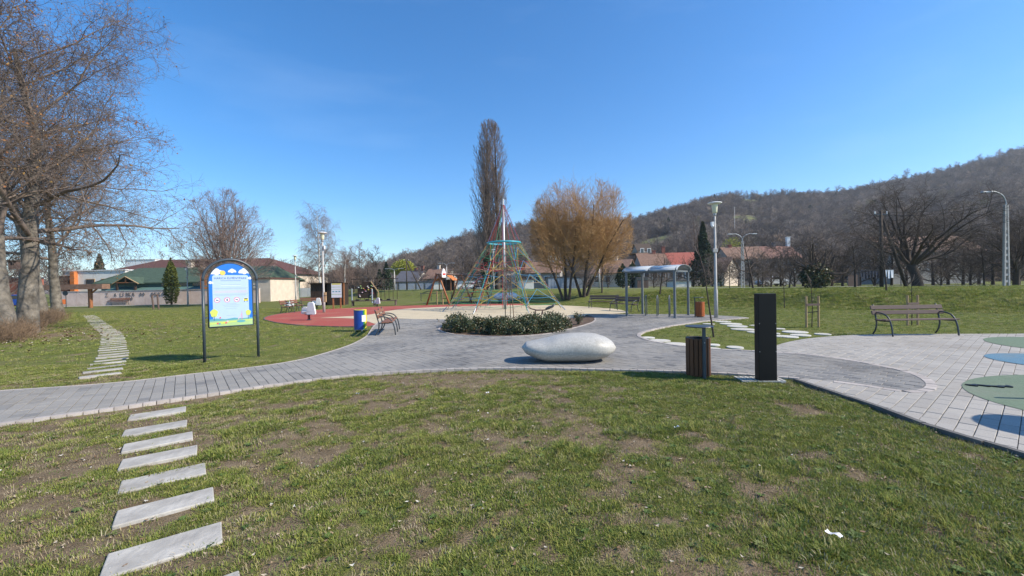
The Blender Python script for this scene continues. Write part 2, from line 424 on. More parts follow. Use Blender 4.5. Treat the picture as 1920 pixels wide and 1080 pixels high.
slab_px = [(294.8, 776.3), (290.4, 803.9), (295.7, 830.2), (297.8, 859.3), (305.8, 896.9), (309.6, 951.1), (308, 1032.6), (322, 1150)]
slabs = [(*G(x, y), R(37.5 + random.uniform(-2, 2)), .585, .285) for x, y in slab_px]
far_px = [(189.6, 703.7), (199, 688), (207, 675.5), (211, 661), (212, 646), (211, 634), (208, 626), (199, 619), (189, 611.5), (178, 601), (168, 592), (159, 585), (150, 579.5), (146, 576)]
fe = spl(gpoly(far_px), 30)
seg = np.concatenate([[0], np.cumsum(np.hypot(*np.diff(fe, axis=0).T))])
for s_ in np.arange(0, min(seg[-1], 30), 0.60):
    x = np.interp(s_, seg, fe[:, 0]); y = np.interp(s_, seg, fe[:, 1])
    slabs.append((x + random.uniform(-.03, .03), y, R(50 - min(s_, 14) * 1.0 + random.uniform(-4, 4)), .60, .19))
disc_px = [(1214.6, 633.8, 27), (1237, 639.4, 41), (1268, 646.2, 46), (1338, 647.3, 26), (1336, 654.6, 30), (1378.8, 652, 34), (1381.9, 659.2, 34.5),
           (1355.8, 603.5, 29), (1329, 607.8, 22), (1370.4, 607.7, 39), (1383, 612.3, 37), (1393.3, 618, 43), (1416, 610.8, 22), (1416, 623.3, 30),
           (1460, 617, 24), (1491, 623, 43), (1501.6, 629, 35), (1474.6, 631.7, 41), (1452, 625.7, 20), (1543, 627, 28)]
discs = []
for x, y, w in disc_px:
    X, Y = G(x, y); discs.append((X, Y, w * Y / F / 2))

def dist_to(P, poly):
    d = np.full(len(P), 1e9)
    for q in poly: d = np.minimum(d, np.hypot(P[:, 0] - q[0], P[:, 1] - q[1]))
    return d

near_dense = spl(near_e, 4)
plzn_dense = spl(plz_near, 6)
bare_spots = [(*G(880, 714), .75, .42), (*G(960, 705), .8, .3), (*G(790, 708), .9, .25), (*G(1500, 770), .3, .3), (*G(560, 830), .5, .4), (*G(870, 1010), .35, .2), (*G(1450, 920), .35, .25), (*G(820, 930), .3, .25)]

def cover(x, y):
    """how much grass stands at a spot: 0 bare soil, 1 full"""
    n = fbm(x * 0.75 + 11, y * 0.75 + 5, 3); n2 = fbm(x * 2.6, y * 2.6, 9); n3 = fbm(x * 5.5 + 3, y * 5.5, 15, 3)
    v = n * .26 + n2 * .30 + n3 * .44
    thr = 0.462 - 0.06 * np.tanh((x - 0.2) / 2.5) - 0.11 * smooth((y - 7.2) / 2.2)
    thr = np.where(y > 9, thr - .05, thr)
    for q_, (bx, by, rx, ry) in enumerate(bare_spots):
        rs = .36 if q_ < 3 else .12
        thr = thr + rs * np.exp(-(((x - bx) / rx) ** 2 + ((y - by) / ry) ** 2) * 1.3)
    # worn ground under the left trees
    thr = thr + 0.2 * np.exp(-(((x + 19) / 5) ** 2 + ((y - 16) / 4) ** 2))
    return smooth((v - thr + .09) / .18)

# ------------------------------------------------------------------ ground sheet
xs = np.concatenate([-np.geomspace(2600, 30, 26)[:-1], np.arange(-30, -9, .35), np.arange(-9, 9.5, .085), np.arange(9.5, 34, .35), np.geomspace(34, 2600, 26)])
ys = np.concatenate([[-60, -20, -6], np.arange(0, 1.5, .3), np.arange(1.5, 10, .07), np.arange(10, 40, .25), np.arange(40, 90, 1.2), np.geomspace(92, 3500, 22)])
GX, GY = np.meshgrid(xs, ys)
fx, fy = GX.ravel(), GY.ravel()
zz = gz(fx, fy)
nearm = (1 - smooth((fy - 9) / 8)) * 1.0
bump = .017 - 0.035 * fbm(fx * 1.6, fy * 1.6, 21) - .02 * fbm(fx * 6, fy * 6, 22)
sl = smooth((0.71 * fx + 0.70 * fy - 27.3) / 2.0) * (1 - smooth((0.71 * fx + 0.70 * fy - 33) / 10))
zz = zz + bump * (0.3 + .7 * nearm) + sl * 0.30 * (fbm(fx * .9, fy * .9, 31) - .5)
lo = np.full(len(fx), True)
zz = np.where(fy > 400, zz - 2, zz)
cv = cover(fx, fy)
nx, ny = len(xs), len(ys)
idx = np.arange(nx * ny).reshape(ny, nx)
q = np.stack([idx[:-1, :-1], idx[:-1, 1:], idx[1:, 1:], idx[1:, :-1]], -1).reshape(-1, 4)
gm = bpy.data.materials.new('lawn_ground'); gm.use_nodes = True
def ground_nodes(m):
    N = m.node_tree.nodes; L = m.node_tree.links; b = N['Principled BSDF']
    b.inputs['Roughness'].default_value = .95; b.inputs['Specular IOR Level'].default_value = .1
    t = N.new('ShaderNodeTexCoord')
    def noise(sc, det=6):
        n = N.new('ShaderNodeTexNoise'); n.inputs['Scale'].default_value = sc; n.inputs['Detail'].default_value = det
        n.inputs['Roughness'].default_value = .62; L.new(t.outputs['Object'], n.inputs['Vector']); return n.outputs[0]
    def rng_(s, a, b_, c=0, d=1):
        r = N.new('ShaderNodeMapRange'); r.inputs[1].default_value = a; r.inputs[2].default_value = b_
        r.inputs[3].default_value = c; r.inputs[4].default_value = d; L.new(s, r.inputs[0]); return r.outputs[0]
    def mix(f, a, b_):
        m_ = N.new('ShaderNodeMix'); m_.data_type = 'RGBA'
        for s, i in ((f, 0), (a, 6), (b_, 7)):
            if isinstance(s, tuple): m_.inputs[i].default_value = (*s, 1)
            else: L.new(s, m_.inputs[i])
        return m_.outputs[2]
    soil = mix(rng_(noise(5), .3, .7), (.135, .098, .058), (.24, .182, .118))
    soil = mix(rng_(noise(110, 3), .56, .66, 0, .8), soil, (.07, .05, .034))
    soil = mix(rng_(noise(75, 3), .60, .70), soil, (.33, .27, .195))
    green = mix(rng_(noise(1.3), .35, .65), (.118, .145, .03), (.19, .20, .05))
    green = mix(rng_(noise(.35), .52, .7), green, (.175, .17, .06))
    green = mix(rng_(noise(24, 4), .3, .7, 0, .6), green, (.05, .075, .018))
    a = N.new('ShaderNodeAttribute'); a.attribute_name = 'cover'
    ad = N.new('ShaderNodeMath'); ad.operation = 'ADD'; L.new(a.outputs['Fac'], ad.inputs[0])
    L.new(rng_(noise(16, 4), .3, .7, -.35, .35), ad.inputs[1])
    col = mix(rng_(ad.outputs[0], .35, .8, 0, .92), soil, green)
    L.new(col, b.inputs['Base Color'])
    bp = N.new('ShaderNodeBump'); bp.inputs['Strength'].default_value = .8; bp.inputs['Distance'].default_value = .03
    L.new(noise(60), bp.inputs['Height']); L.new(bp.outputs[0], b.inputs['Normal'])
ground_nodes(gm)
g = link('ground', mesh_np('ground', np.stack([fx, fy, zz], 1), q, attrs={'cover': ('POINT', 'FLOAT', cv)}, smooth_=True), gm, kind='structure')

# ------------------------------------------------------------------ flat sheets
def sheet(name, poly, z, m, kind='structure', thick=None):
    bm = bmesh.new(); vs_ = [bm.verts.new((x, y, z)) for x, y in poly]
    f = bm.faces.new(vs_)
    if f.normal.z < 0 or True:
        bm.normal_update()
        if f.normal.z < 0: f.normal_flip()
    if thick:
        ex = bmesh.ops.extrude_face_region(bm, geom=[f])
        for v in [e for e in ex['geom'] if isinstance(e, bmesh.types.BMVert)]: v.co.z -= 0
        for v in vs_: v.co.z -= thick
    bmesh.ops.triangulate(bm, faces=[f for f in bm.faces if len(f.verts) > 4])
    bmesh.ops.recalc_face_normals(bm, faces=bm.faces)
    me = bpy.data.meshes.new(name); bm.to_mesh(me); bm.free()
    return link(name, me, m, kind=kind)

joint = mat('joint_sand', (.17, .158, .142), .95, .25, 9)
joint2 = mat('plaza_joint', (.24, .215, .185), .95, .25, 9)
path = sheet('path', path_poly, .016, joint)
plaza = sheet('plaza', plaza_poly, .012, joint2)
red = sheet('rubber_surface', red_poly, .018, MT['red'])
sand = sheet('sand_pit', sand_poly, .024, MT['sand'])
bed = sheet('flower_bed', bed_poly, .030, MT['soil'])

def area(p): x, y = p[:, 0], p[:, 1]; return .5 * np.sum(x * np.roll(y, -1) - y * np.roll(x, -1))

def lay_pavers(parent, poly, ang, LL, WW, gap, z0, z1, tone_fn, m, extra_out=None, n_ind=300, jitter=.0025):
    if area(poly) < 0: poly = poly[::-1]
    ca, sa = math.cos(ang), math.sin(ang)
    pa = poly[:, 0] * ca + poly[:, 1] * sa; pb = -poly[:, 0] * sa + poly[:, 1] * ca
    cells = []
    j0, j1 = int(pa.min() / WW) - 1, int(pa.max() / WW) + 1
    for j in range(j0, j1 + 1):                      # courses across, bricks along b with half bond
        off = (j % 2) * LL / 2 + rng.uniform(-.02, .02)
        i = np.arange(int(pb.min() / LL) - 1, int(pb.max() / LL) + 2)
        cells.append(np.stack([np.full(len(i), (j + .5) * WW), (i + .5) * LL + off], 1))
    cells = np.concatenate(cells)
    hx, hy = WW / 2 - gap / 2, LL / 2 - gap / 2
    cor = np.array([(-hx, -hy), (hx, -hy), (hx, hy), (-hx, hy)])
    Q = cells[:, None, :] + cor[None]
    X = Q[..., 0] * ca - Q[..., 1] * sa; Y = Q[..., 0] * sa + Q[..., 1] * ca
    ins = inside(np.stack([X.ravel(), Y.ravel()], 1), poly).reshape(-1, 4)
    cx, cy = X.mean(1), Y.mean(1)
    vis = (cy > 1.5) & (np.abs(cx) < 1.42 * cy + 1.5)
    if extra_out is not None: vis &= ~extra_out(cx, cy)
    full = ins.all(1) & vis; some = ins.any(1) & ~ins.all(1) & vis
    tone = tone_fn(cx, cy)
    fi = np.where(full)[0]
    size = 1 / (cy[fi] ** 2)
    inview = (np.abs(cx[fi]) < 1.2 * cy[fi])
    order = fi[np.argsort(-(size * inview))]
    ind, rest = order[:n_ind], order[n_ind:]
    # individual pavers share eight meshes of different tone
    metas = []
    for k in range(8):
        mb = MB(); h = z1 - z0; c = .004
        P = [(-hx, -hy, 0), (hx, -hy, 0), (hx, hy, 0), (-hx, hy, 0), (-hx, -hy, h - c), (hx, -hy, h - c), (hx, hy, h - c), (-hx, hy, h - c),
             (-hx + c, -hy + c, h), (hx - c, -hy + c, h), (hx - c, hy - c, h), (-hx + c, hy - c, h)]
        Fc = [(8, 9, 10, 11)] + [(a, (a + 1) % 4, 4 + (a + 1) % 4, 4 + a) for a in range(4)] + [(4 + a, 4 + (a + 1) % 4, 8 + (a + 1) % 4, 8 + a) for a in range(4)]
        mb.add(P, Fc); me = mb.mesh('paver')
        at_ = me.attributes.new('tone', 'FLOAT', 'FACE'); at_.data.foreach_set('value', np.full(len(me.polygons), (k + .5) / 8, np.float32))
        me.materials.append(m); metas.append(me)
    for i in ind:
        o = bpy.data.objects.new('paver', metas[min(7, int(tone[i] * 8))]); C.objects.link(o); o.parent = parent
        o.location = (cx[i], cy[i], z0 + rng.uniform(-jitter, jitter)); o.rotation_euler = (rng.uniform(-.006, .006), rng.uniform(-.006, .006), ang)
    V = []; F4 = []; T = []
    zt = z1 + rng.uniform(-jitter, jitter, len(X))
    for i in rest:
        o = len(V)
        for k in range(4): V.append((X[i, k], Y[i, k], zt[i]))
        for k in range(4): V.append((X[i, k], Y[i, k], z0))
        F4 += [(o, o + 1, o + 2, o + 3)] + [(o + 4 + k, o + 4 + (k + 1) % 4, o + (k + 1) % 4, o + k) for k in range(4)]; T += [tone[i]] * 5
    mb = MB(); TT = []
    A = poly; B = np.roll(poly, -1, 0); D = B - A; DL = np.maximum((D ** 2).sum(1), 1e-12)
    for i in np.where(some)[0]:
        pl = [np.array((X[i, k], Y[i, k])) for k in range(4)]
        for k in range(4):
            if ins[i, k]: continue
            p = np.array((X[i, k], Y[i, k])); t = np.clip(((p - A) * D).sum(1) / DL, 0, 1)
            e = int(np.argmin((((A + D * t[:, None]) - p) ** 2).sum(1)))
            nrm = np.array((-D[e][1], D[e][0])); out = []
            for a in range(len(pl)):
                u, w = pl[a], pl[(a + 1) % len(pl)]; du, dw = (u - A[e]) @ nrm, (w - A[e]) @ nrm
                if du >= 0: out.append(u)
                if (du >= 0) != (dw >= 0): out.append(u + (w - u) * du / (du - dw))
            pl = out
            if len(pl) < 3: break
        if len(pl) >= 3:
            n0 = len(mb.f); mb.prism([tuple(p) for p in pl], z0, zt[i]); TT += [tone[i]] * (len(mb.f) - n0)
    me1 = bpy.data.meshes.new('paver_field')
    me1.from_pydata([*V, *mb.v], [], F4 + [tuple(k + len(V) for k in f) for f in mb.f])
    at_ = me1.attributes.new('tone', 'FLOAT', 'FACE'); at_.data.foreach_set('value', np.array(T + TT, np.float32)); me1.update()
    link('paver_field', me1, m, parent, kind='stuff')
    return len(ind), len(rest), len(TT)

def path_tone(x, y):
    n = fbm(x * .8, y * .8, 41); r = rng.random(len(x))
    ca, sa = math.cos(R(38)), math.sin(R(38))
    st = fbm((x * ca + y * sa) * .7, (-x * sa + y * ca) * 2.6, 43)
    ctr = .30 * smooth((x + 5.2) / 3.0)
    return np.clip(.10 + ctr + (n - .5) * .8 + (st - .5) * 1.0 + (r - .5) * .26 + (r > .95) * .22, .01, .99)
paver_m = ramp_mat('path_paver', [(0, (.285, .268, .243)), (.35, (.235, .224, .208)), (.65, (.178, .172, .165)), (1, (.115, .114, .113))], attr='tone', bump=.25, nscale=60, grain=.12, dirt=(.19, .165, .13))
plaza_m = ramp_mat('plaza_paver', [(0, (.37, .345, .31)), (.5, (.33, .307, .277)), (1, (.265, .245, .22))], attr='tone', bump=.25, nscale=60, grain=.12, dirt=(.25, .215, .17))
in_circ = lambda x, y: np.any([np.hypot(x - a, y - b) < r - .2 for a, b, r, _ in circles], axis=0)
# the kerb of the planting bed and the borders are cut out by their own stones
lay_pavers(path, path_poly, R(38), .21, .14, .007, .014, .032, path_tone, paver_m)
lay_pavers(plaza, plaza_poly, R(-51.5), .28, .145, .007, .010, .030, lambda x, y: np.clip(.42 + (fbm(x * .7, y * .7, 61) - .5) * .9 + rng.normal(0, .16, len(x)), .01, .99), plaza_m, in_circ)

for x, y, r, mm in circles:
    a = np.linspace(0, 2 * PI, 72, endpoint=False)
    wob = 1 + .03 * np.sin(2 * a + x) + .02 * np.sin(3 * a + y)
    sheet('rubber_circle', np.stack([x + r * wob * np.cos(a), y + r * wob * np.sin(a)], 1), .036, MT[mm])

# ------------------------------------------------------------------ kerbs
def setting(name):
    o = bpy.data.objects.new(name, None); C.objects.link(o); o['kind'] = 'structure'; return o
kerb = setting('kerb')
def lay_kerb(line, L_, w, off, z1, m, parent, name='kerb_stone', ind=True, gap=.008, z0=-.03):
    d = np.diff(line, axis=0); sg = np.concatenate([[0], np.cumsum(np.hypot(d[:, 0], d[:, 1]))])
    n = int(sg[-1] / L_); mb = MB(); shared = None
    for k in range(n):
        s = (k + .5) * sg[-1] / n
        e = .05
        p = np.array([np.interp(s, sg, line[:, i]) for i in (0, 1)]); p2 = np.array([np.interp(min(s + e, sg[-1]), sg, line[:, i]) for i in (0, 1)])
        p1 = np.array([np.interp(max(s - e, 0), sg, line[:, i]) for i in (0, 1)])
        t = (p2 - p1) / np.hypot(*(p2 - p1)); nrm = np.array((-t[1], t[0])); c = p + nrm * off
        if c[1] < 1.5 or abs(c[0]) > 1.35 * c[1] + 1: continue
        a = math.atan2(t[1], t[0])
        if ind:
            if shared is None:
                shared = MB().box((0, 0, (z0 + z1) / 2), (sg[-1] / n - gap, w, z1 - z0)).mesh(name); shared.materials.append(m)
            o = bpy.data.objects.new(name, shared); C.objects.link(o); o.parent = parent
            o.location = (c[0], c[1], random.uniform(-.004, .004)); o.rotation_euler = (0, 0, a + random.uniform(-.02, .02))
        else: mb.box((c[0], c[1], (z0 + z1) / 2), (sg[-1] / n - gap, w, z1 - z0), a)
    if not ind and mb.f: link(name, mb.mesh(name), m, parent, kind='stuff')
lay_kerb(near_e, .15, .075, -.045, .036, MT['kerb'], kerb)
lay_kerb(isl_e, .20, .11, -.062, .042, MT['kerb'], kerb)
lay_kerb(bed_e[6:], .20, .07, -.040, .045, MT['kerb'], kerb)
lay_kerb(left_e, .25, .05, -.030, .036, MT['kerb'], kerb, name='kerb_run', ind=False)
lay_kerb(tong_e[4:], .20, .12, -.055, .0355, MT['kerb'], kerb)
lay_kerb(plz_near, .50, .06, -.036, .034, MT['dkerb'], kerb)
lay_kerb(spl(gpoly(red_px_out[2:13])), .5, .06, -.03, .03, MT['dkerb'], kerb)

# ------------------------------------------------------------------ stepping slabs and discs
sp = setting('stepping_path')
sme = MB().box((0, 0, -.02), (.585, .285, .07)).mesh('slab'); sme.materials.append(MT['concrete'])
for k, (x, y, a, l, w) in enumerate(slabs):
    o = link('slab', sme, None, sp, (x, y, -.005 + random.uniform(-.004, .006)), a)
    o.scale = (l / .585, w / .285 * random.uniform(.93, 1.05), 1)
    o.rotation_euler = (random.uniform(-.008, .008), random.uniform(-.006, .006), a)
    b = o.modifiers.new('bevel', 'BEVEL'); b.width = .008; b.segments = 2
dp = setting('disc_path')
dme = MB().lathe([(.93, -.05), (.985, .006), (.97, .018), (0.5, .020)], 28).mesh('disc', False); dme.materials.append(MT['disc'])
for x, y, r in discs:
    o = link('disc', dme, None, dp, (x, y, 0), random.uniform(0, 3)); o.scale = (r, r * random.uniform(.85, 1.0), 1)
# ------------------------------------------------------------------ scattering (grass, litter, forest: nobody could count them)
def scatter(name, pts, rot, scl, idx, sources):
    me = bpy.data.meshes.new(name)
    me.vertices.add(len(pts)); me.vertices.foreach_set('co', np.asarray(pts, np.float32).ravel())
    for k, typ, a, key in (('rot', 'FLOAT_VECTOR', rot, 'vector'), ('scl', 'FLOAT_VECTOR', scl, 'vector'), ('idx', 'INT', idx, 'value')):
        t = me.attributes.new(k, typ, 'POINT'); t.data.foreach_set(key, np.asarray(a).ravel())
    o = link(name, me, kind='stuff')
    ng = bpy.data.node_groups.new(name + '_nodes', 'GeometryNodeTree')
    ng.interface.new_socket('Geometry', in_out='INPUT', socket_type='NodeSocketGeometry')
    ng.interface.new_socket('Geometry', in_out='OUTPUT', socket_type='NodeSocketGeometry')
    N, L = ng.nodes, ng.links
    gi, go = N.new('NodeGroupInput'), N.new('NodeGroupOutput')
    jn = N.new('GeometryNodeJoinGeometry')
    for s in reversed(sources):
        oi = N.new('GeometryNodeObjectInfo'); oi.inputs['Object'].default_value = s; oi.inputs['As Instance'].default_value = True
        L.new(oi.outputs['Geometry'], jn.inputs[0])
    ip = N.new('GeometryNodeInstanceOnPoints'); ip.inputs['Pick Instance'].default_value = True
    def at(nm, typ):
        a = N.new('GeometryNodeInputNamedAttribute'); a.data_type = typ; a.inputs['Name'].default_value = nm; return a.outputs[0]
    e2r = N.new('FunctionNodeEulerToRotation'); L.new(at('rot', 'FLOAT_VECTOR'), e2r.inputs[0])
    L.new(gi.outputs[0], ip.inputs['Points']); L.new(jn.outputs[0], ip.inputs['Instance'])
    L.new(at('idx', 'INT'), ip.inputs['Instance Index']); L.new(e2r.outputs[0], ip.inputs['Rotation'])
    L.new(at('scl', 'FLOAT_VECTOR'), ip.inputs['Scale']); L.new(ip.outputs[0], go.inputs[0])
    o.modifiers.new('scatter', 'NODES').node_group = ng
    return o

def source(name, me, m):
    o = bpy.data.objects.new(name, me); me.materials.append(m); return o

grass_m = ramp_mat('grass_blade', [(0, (.38, .34, .13)), (.18, (.29, .30, .07)), (.55, (.215, .255, .055)), (.87, (.145, .205, .045)), (1, (.40, .35, .19))], rough=.7, trans=.3, nscale=4, grain=.25, spec=.2)
straw_m = ramp_mat('dry_straw', [(0, (.20, .15, .09)), (.6, (.30, .24, .15)), (1, (.42, .36, .25))], rough=.85, nscale=4, grain=.2)
def tuft(seed, n, hgt, spread, width, lean):
    r = np.random.default_rng(seed); V = []; F3 = []; F4 = []
    for k in range(n):
        a = r.uniform(0, 2 * PI); d = spread * math.sqrt(r.random()); x, y = d * math.cos(a), d * math.sin(a)
        h = hgt * r.uniform(.45, 1.1); la = a + r.normal(0, .9); ln = lean * r.uniform(.3, 1.3) * h
        wx, wy = -math.sin(la) * width, math.cos(la) * width
        lx, ly = math.cos(la) * ln, math.sin(la) * ln
        o = len(V)
        V += [(x - wx, y - wy, -.01), (x + wx, y + wy, -.01), (x + lx * .35 + wx * .8, y + ly * .35 + wy * .8, h * .6), (x + lx * .35 - wx * .8, y + ly * .35 - wy * .8, h * .6), (x + lx, y + ly, h)]
        F4.append((o, o + 1, o + 2, o + 3)); F3.append((o + 3, o + 2, o + 4))
    return mesh_np('tuft', V, F4, F3)
weed_m = ramp_mat('weed_leaf', [(0, (.12, .18, .04)), (.5, (.10, .155, .04)), (1, (.19, .20, .06))], rough=.6, trans=.25, nscale=30, grain=.25)
def rosette(seed):
    r = np.random.default_rng(seed); V = []; F4 = []; F3 = []
    for k in range(13):
        a = k * 2.4 + r.normal(0, .2); L_ = r.uniform(.018, .042); w = L_ * r.uniform(.16, .26); ca, sa = math.cos(a), math.sin(a); o = len(V)
        for t, wd, z in ((.1, .3, .004), (.55, 1, .018), (1, .1, .010 + .012 * r.random())):
            V += [(ca * L_ * t - sa * w * wd, sa * L_ * t + ca * w * wd, z), (ca * L_ * t + sa * w * wd, sa * L_ * t - ca * w * wd, z)]
        F4 += [(o, o + 1, o + 3, o + 2), (o + 2, o + 3, o + 5, o + 4)]
    return mesh_np('weed', V, F4)
tufts = [source('grass_tuft', tuft(s, 30, .019, .07, .0023, 1.3), grass_m) for s in (1, 2, 3)] + \
        [source('grass_tuft', tuft(4, 26, .040, .055, .0025, 1.1), grass_m), source('grass_tuft', tuft(5, 26, .036, .05, .0025, 1.3), grass_m)] + \
        [source('straw_tuft', tuft(6, 14, .022, .07, .0018, 1.8), straw_m), source('weed_rosette', rosette(7), weed_m), source('weed_rosette', rosette(8), weed_m)]

def no_grow(P):
    m = inside(P, path_poly) | inside(P, plaza_poly) | inside(P, red_poly) | inside(P, sand_poly) | inside(P, bed_poly)
    for x, y, a, l, w in slabs:
        dx, dy = P[:, 0] - x, P[:, 1] - y; ca, sa = math.cos(a), math.sin(a)
        m |= (np.abs(dx * ca + dy * sa) < l / 2 - .012) & (np.abs(-dx * sa + dy * ca) < w / 2 - .010)
    for x, y, r in discs: m |= np.hypot(P[:, 0] - x, P[:, 1] - y) < r - .01
    return m

def zone(n, y0, y1, power):
    y = y0 + (y1 - y0) * rng.random(n) ** power
    x = (rng.random(n) * 2 - 1) * (1.28 * y + .8)
    return np.stack([x, y], 1)
A = zone(150000, 1.6, 9.5, .62)
cvA = cover(A[:, 0], A[:, 1])
lush = fbm(A[:, 0] * 1.7 + 40, A[:, 1] * 1.7, 77)
edge = np.minimum(dist_to(A, near_dense), dist_to(A, plzn_dense))
cvA = cvA * (.25 + .75 * smooth((edge - .08) / .35 + (fbm(A[:, 0] * 3, A[:, 1] * 3, 88) - .5) * 2))
keep = (rng.random(len(A)) < .10 + .90 * cvA) & ~no_grow(A)
A, cvA, lush = A[keep], cvA[keep], lush[keep]
tall = (lush > .62) & (rng.random(len(A)) < .35 * smooth((lush - .60) / .1)) & (cvA > .5)
strw = (rng.random(len(A)) < np.where(cvA < .5, .55, .13))
iA = np.where(strw, 5, np.where(tall, 3 + rng.integers(0, 2, len(A)), rng.integers(0, 3, len(A))))
iA = np.where(rng.random(len(A)) < .02, 6 + rng.integers(0, 2, len(A)), iA)
sA = (.75 + .5 * rng.random(len(A))) * (.75 + .45 * np.clip(lush * 1.6 - .3, 0, 1))
B = zone(60000, 9.0, 34, .60)
cvB = cover(B[:, 0], B[:, 1]); keep = (rng.random(len(B)) < .25 + .75 * cvB) & ~no_grow(B); B = B[keep]; cvB = cvB[keep]
iB = np.where(rng.random(len(B)) < .12, 5, rng.integers(0, 3, len(B))); onb = (0.71 * B[:, 0] + 0.70 * B[:, 1] - 27.3) > 0
iB = np.where(onb & (rng.random(len(B)) < .6), 3 + rng.integers(0, 2, len(B)), iB)
sB = (1.1 + .7 * rng.random(len(B))) * np.where(onb, 1.7, 1.0)
PP = np.concatenate([A, B]); SS = np.concatenate([sA, sB]); II = np.concatenate([iA, iB])
zf = lambda x, y: (gz(x, y) + (.017 - .035 * fbm(x * 1.6, y * 1.6, 21) - .02 * fbm(x * 6, y * 6, 22)) * (.3 + .7 * (1 - smooth((y - 9) / 8)))
                   + smooth((0.71 * x + 0.70 * y - 27.3) / 2.0) * (1 - smooth((0.71 * x + 0.70 * y - 33) / 10)) * .30 * (fbm(x * .9, y * .9, 31) - .5))
rot = np.stack([rng.normal(0, .12, len(PP)), rng.normal(0, .12, len(PP)), rng.uniform(0, 2 * PI, len(PP))], 1)
scatter('grass', np.column_stack([PP, zf(PP[:, 0], PP[:, 1])]), rot, np.repeat(SS[:, None], 3, 1) * np.array([1, 1, 1.0]), II, tufts)

# dry leaves, pebbles and scraps lying on the lawn
def leafbits(name, P, z, size, m, flat=.35):
    n = len(P); a = rng.uniform(0, 2 * PI, n); s = size * rng.uniform(.5, 1.3, n); t = rng.normal(0, flat, (n, 2))
    ca, sa = np.cos(a), np.sin(a); V = np.zeros((n, 5, 3)); 
    for k, (u, v, b) in enumerate(((-1, 0, .25), (-.1, -.55, 0), (1, 0, .3), (-.1, .55, 0), (0, 0, -.12))):
        V[:, k, 0] = P[:, 0] + s * (u * ca - v * sa); V[:, k, 1] = P[:, 1] + s * (u * sa + v * ca)
        V[:, k, 2] = z + s * (np.abs(u * t[:, 0] + v * t[:, 1]) + b)
    o = np.arange(n)[:, None, None] * 5
    Fc = (np.array([(0, 1, 4), (1, 2, 4), (2, 3, 4), (3, 0, 4)])[None] + o).reshape(-1, 3)
    return link(name, mesh_np(name, V.reshape(-1, 3), Fc, attrs={'tone': ('FACE', 'FLOAT', np.repeat(rng.random(n), 4))}), m, kind='stuff')
Lf = zone(4200, 1.8, 9.5, .7); Lf = Lf[~inside(Lf, path_poly) & ~inside(Lf, plaza_poly)]
leafbits('fallen_leaves', Lf, zf(Lf[:, 0], Lf[:, 1]) + .012, .017, MT['litterleaf'])
cl = zone(5200, 1.7, 8.5, .7); cl = cl[~no_grow(cl)]; cl = cl[cover(cl[:, 0], cl[:, 1]) < .75]; n_ = len(cl)
s_ = .0045 * np.exp(rng.normal(0, .45, n_)); oc = np.array([(1, 0, 0), (0, 1, 0), (-1, 0, 0), (0, -1, 0), (0, 0, .8), (0, 0, -.8)], float)
Vc = np.column_stack([cl, zf(cl[:, 0], cl[:, 1]) + .002])[:, None] + oc[None] * s_[:, None, None] * rng.uniform(.6, 1.3, (n_, 6, 1))
of = np.array([(0, 1, 4), (1, 2, 4), (2, 3, 4), (3, 0, 4), (1, 0, 5), (2, 1, 5), (3, 2, 5), (0, 3, 5)])
clod_m = ramp_mat('soil_clod', [(0, (.10, .072, .045)), (.7, (.22, .165, .11)), (.93, (.33, .28, .21)), (1, (.5, .47, .42))], attr='tone')
link('soil_clods', mesh_np('soil_clods', Vc.reshape(-1, 3), (of[None] + np.arange(n_)[:, None, None] * 6).reshape(-1, 3), attrs={'tone': ('FACE', 'FLOAT', np.repeat(rng.random(n_), 8))}), clod_m, kind='stuff')
Lt = np.column_stack([rng.normal(-17.5, 2.6, 500), rng.normal(15.5, 2.2, 500)])
leafbits('leaf_litter', Lt, zf(Lt[:, 0], Lt[:, 1]) + .02, .06, MT['litterleaf'])

# ------------------------------------------------------------------ trees
def norm(v): return v / np.maximum(np.linalg.norm(v, axis=-1, keepdims=True), 1e-9)
def grow(r, P0, D0, L0, R0, K, wander, trop, r_end=.3):
    """march N branches of K segments; trop = pull per segment along z (array or scalar)"""
    N = len(P0); P = np.zeros((N, K + 1, 3)); P[:, 0] = P0; D = norm(D0.copy()); st = (L0 / K)[:, None]
    for k in range(K):
        D = norm(D + r.normal(0, wander, (N, 3)) + np.array([0, 0, 1.0]) * np.broadcast_to(np.asarray(trop, float).reshape(-1, 1), (N, 1)))
        P[:, k + 1] = P[:, k] + D * st
    t = np.linspace(0, 1, K + 1)[None]
    return P, R0[:, None] * (1 - t * (1 - r_end))

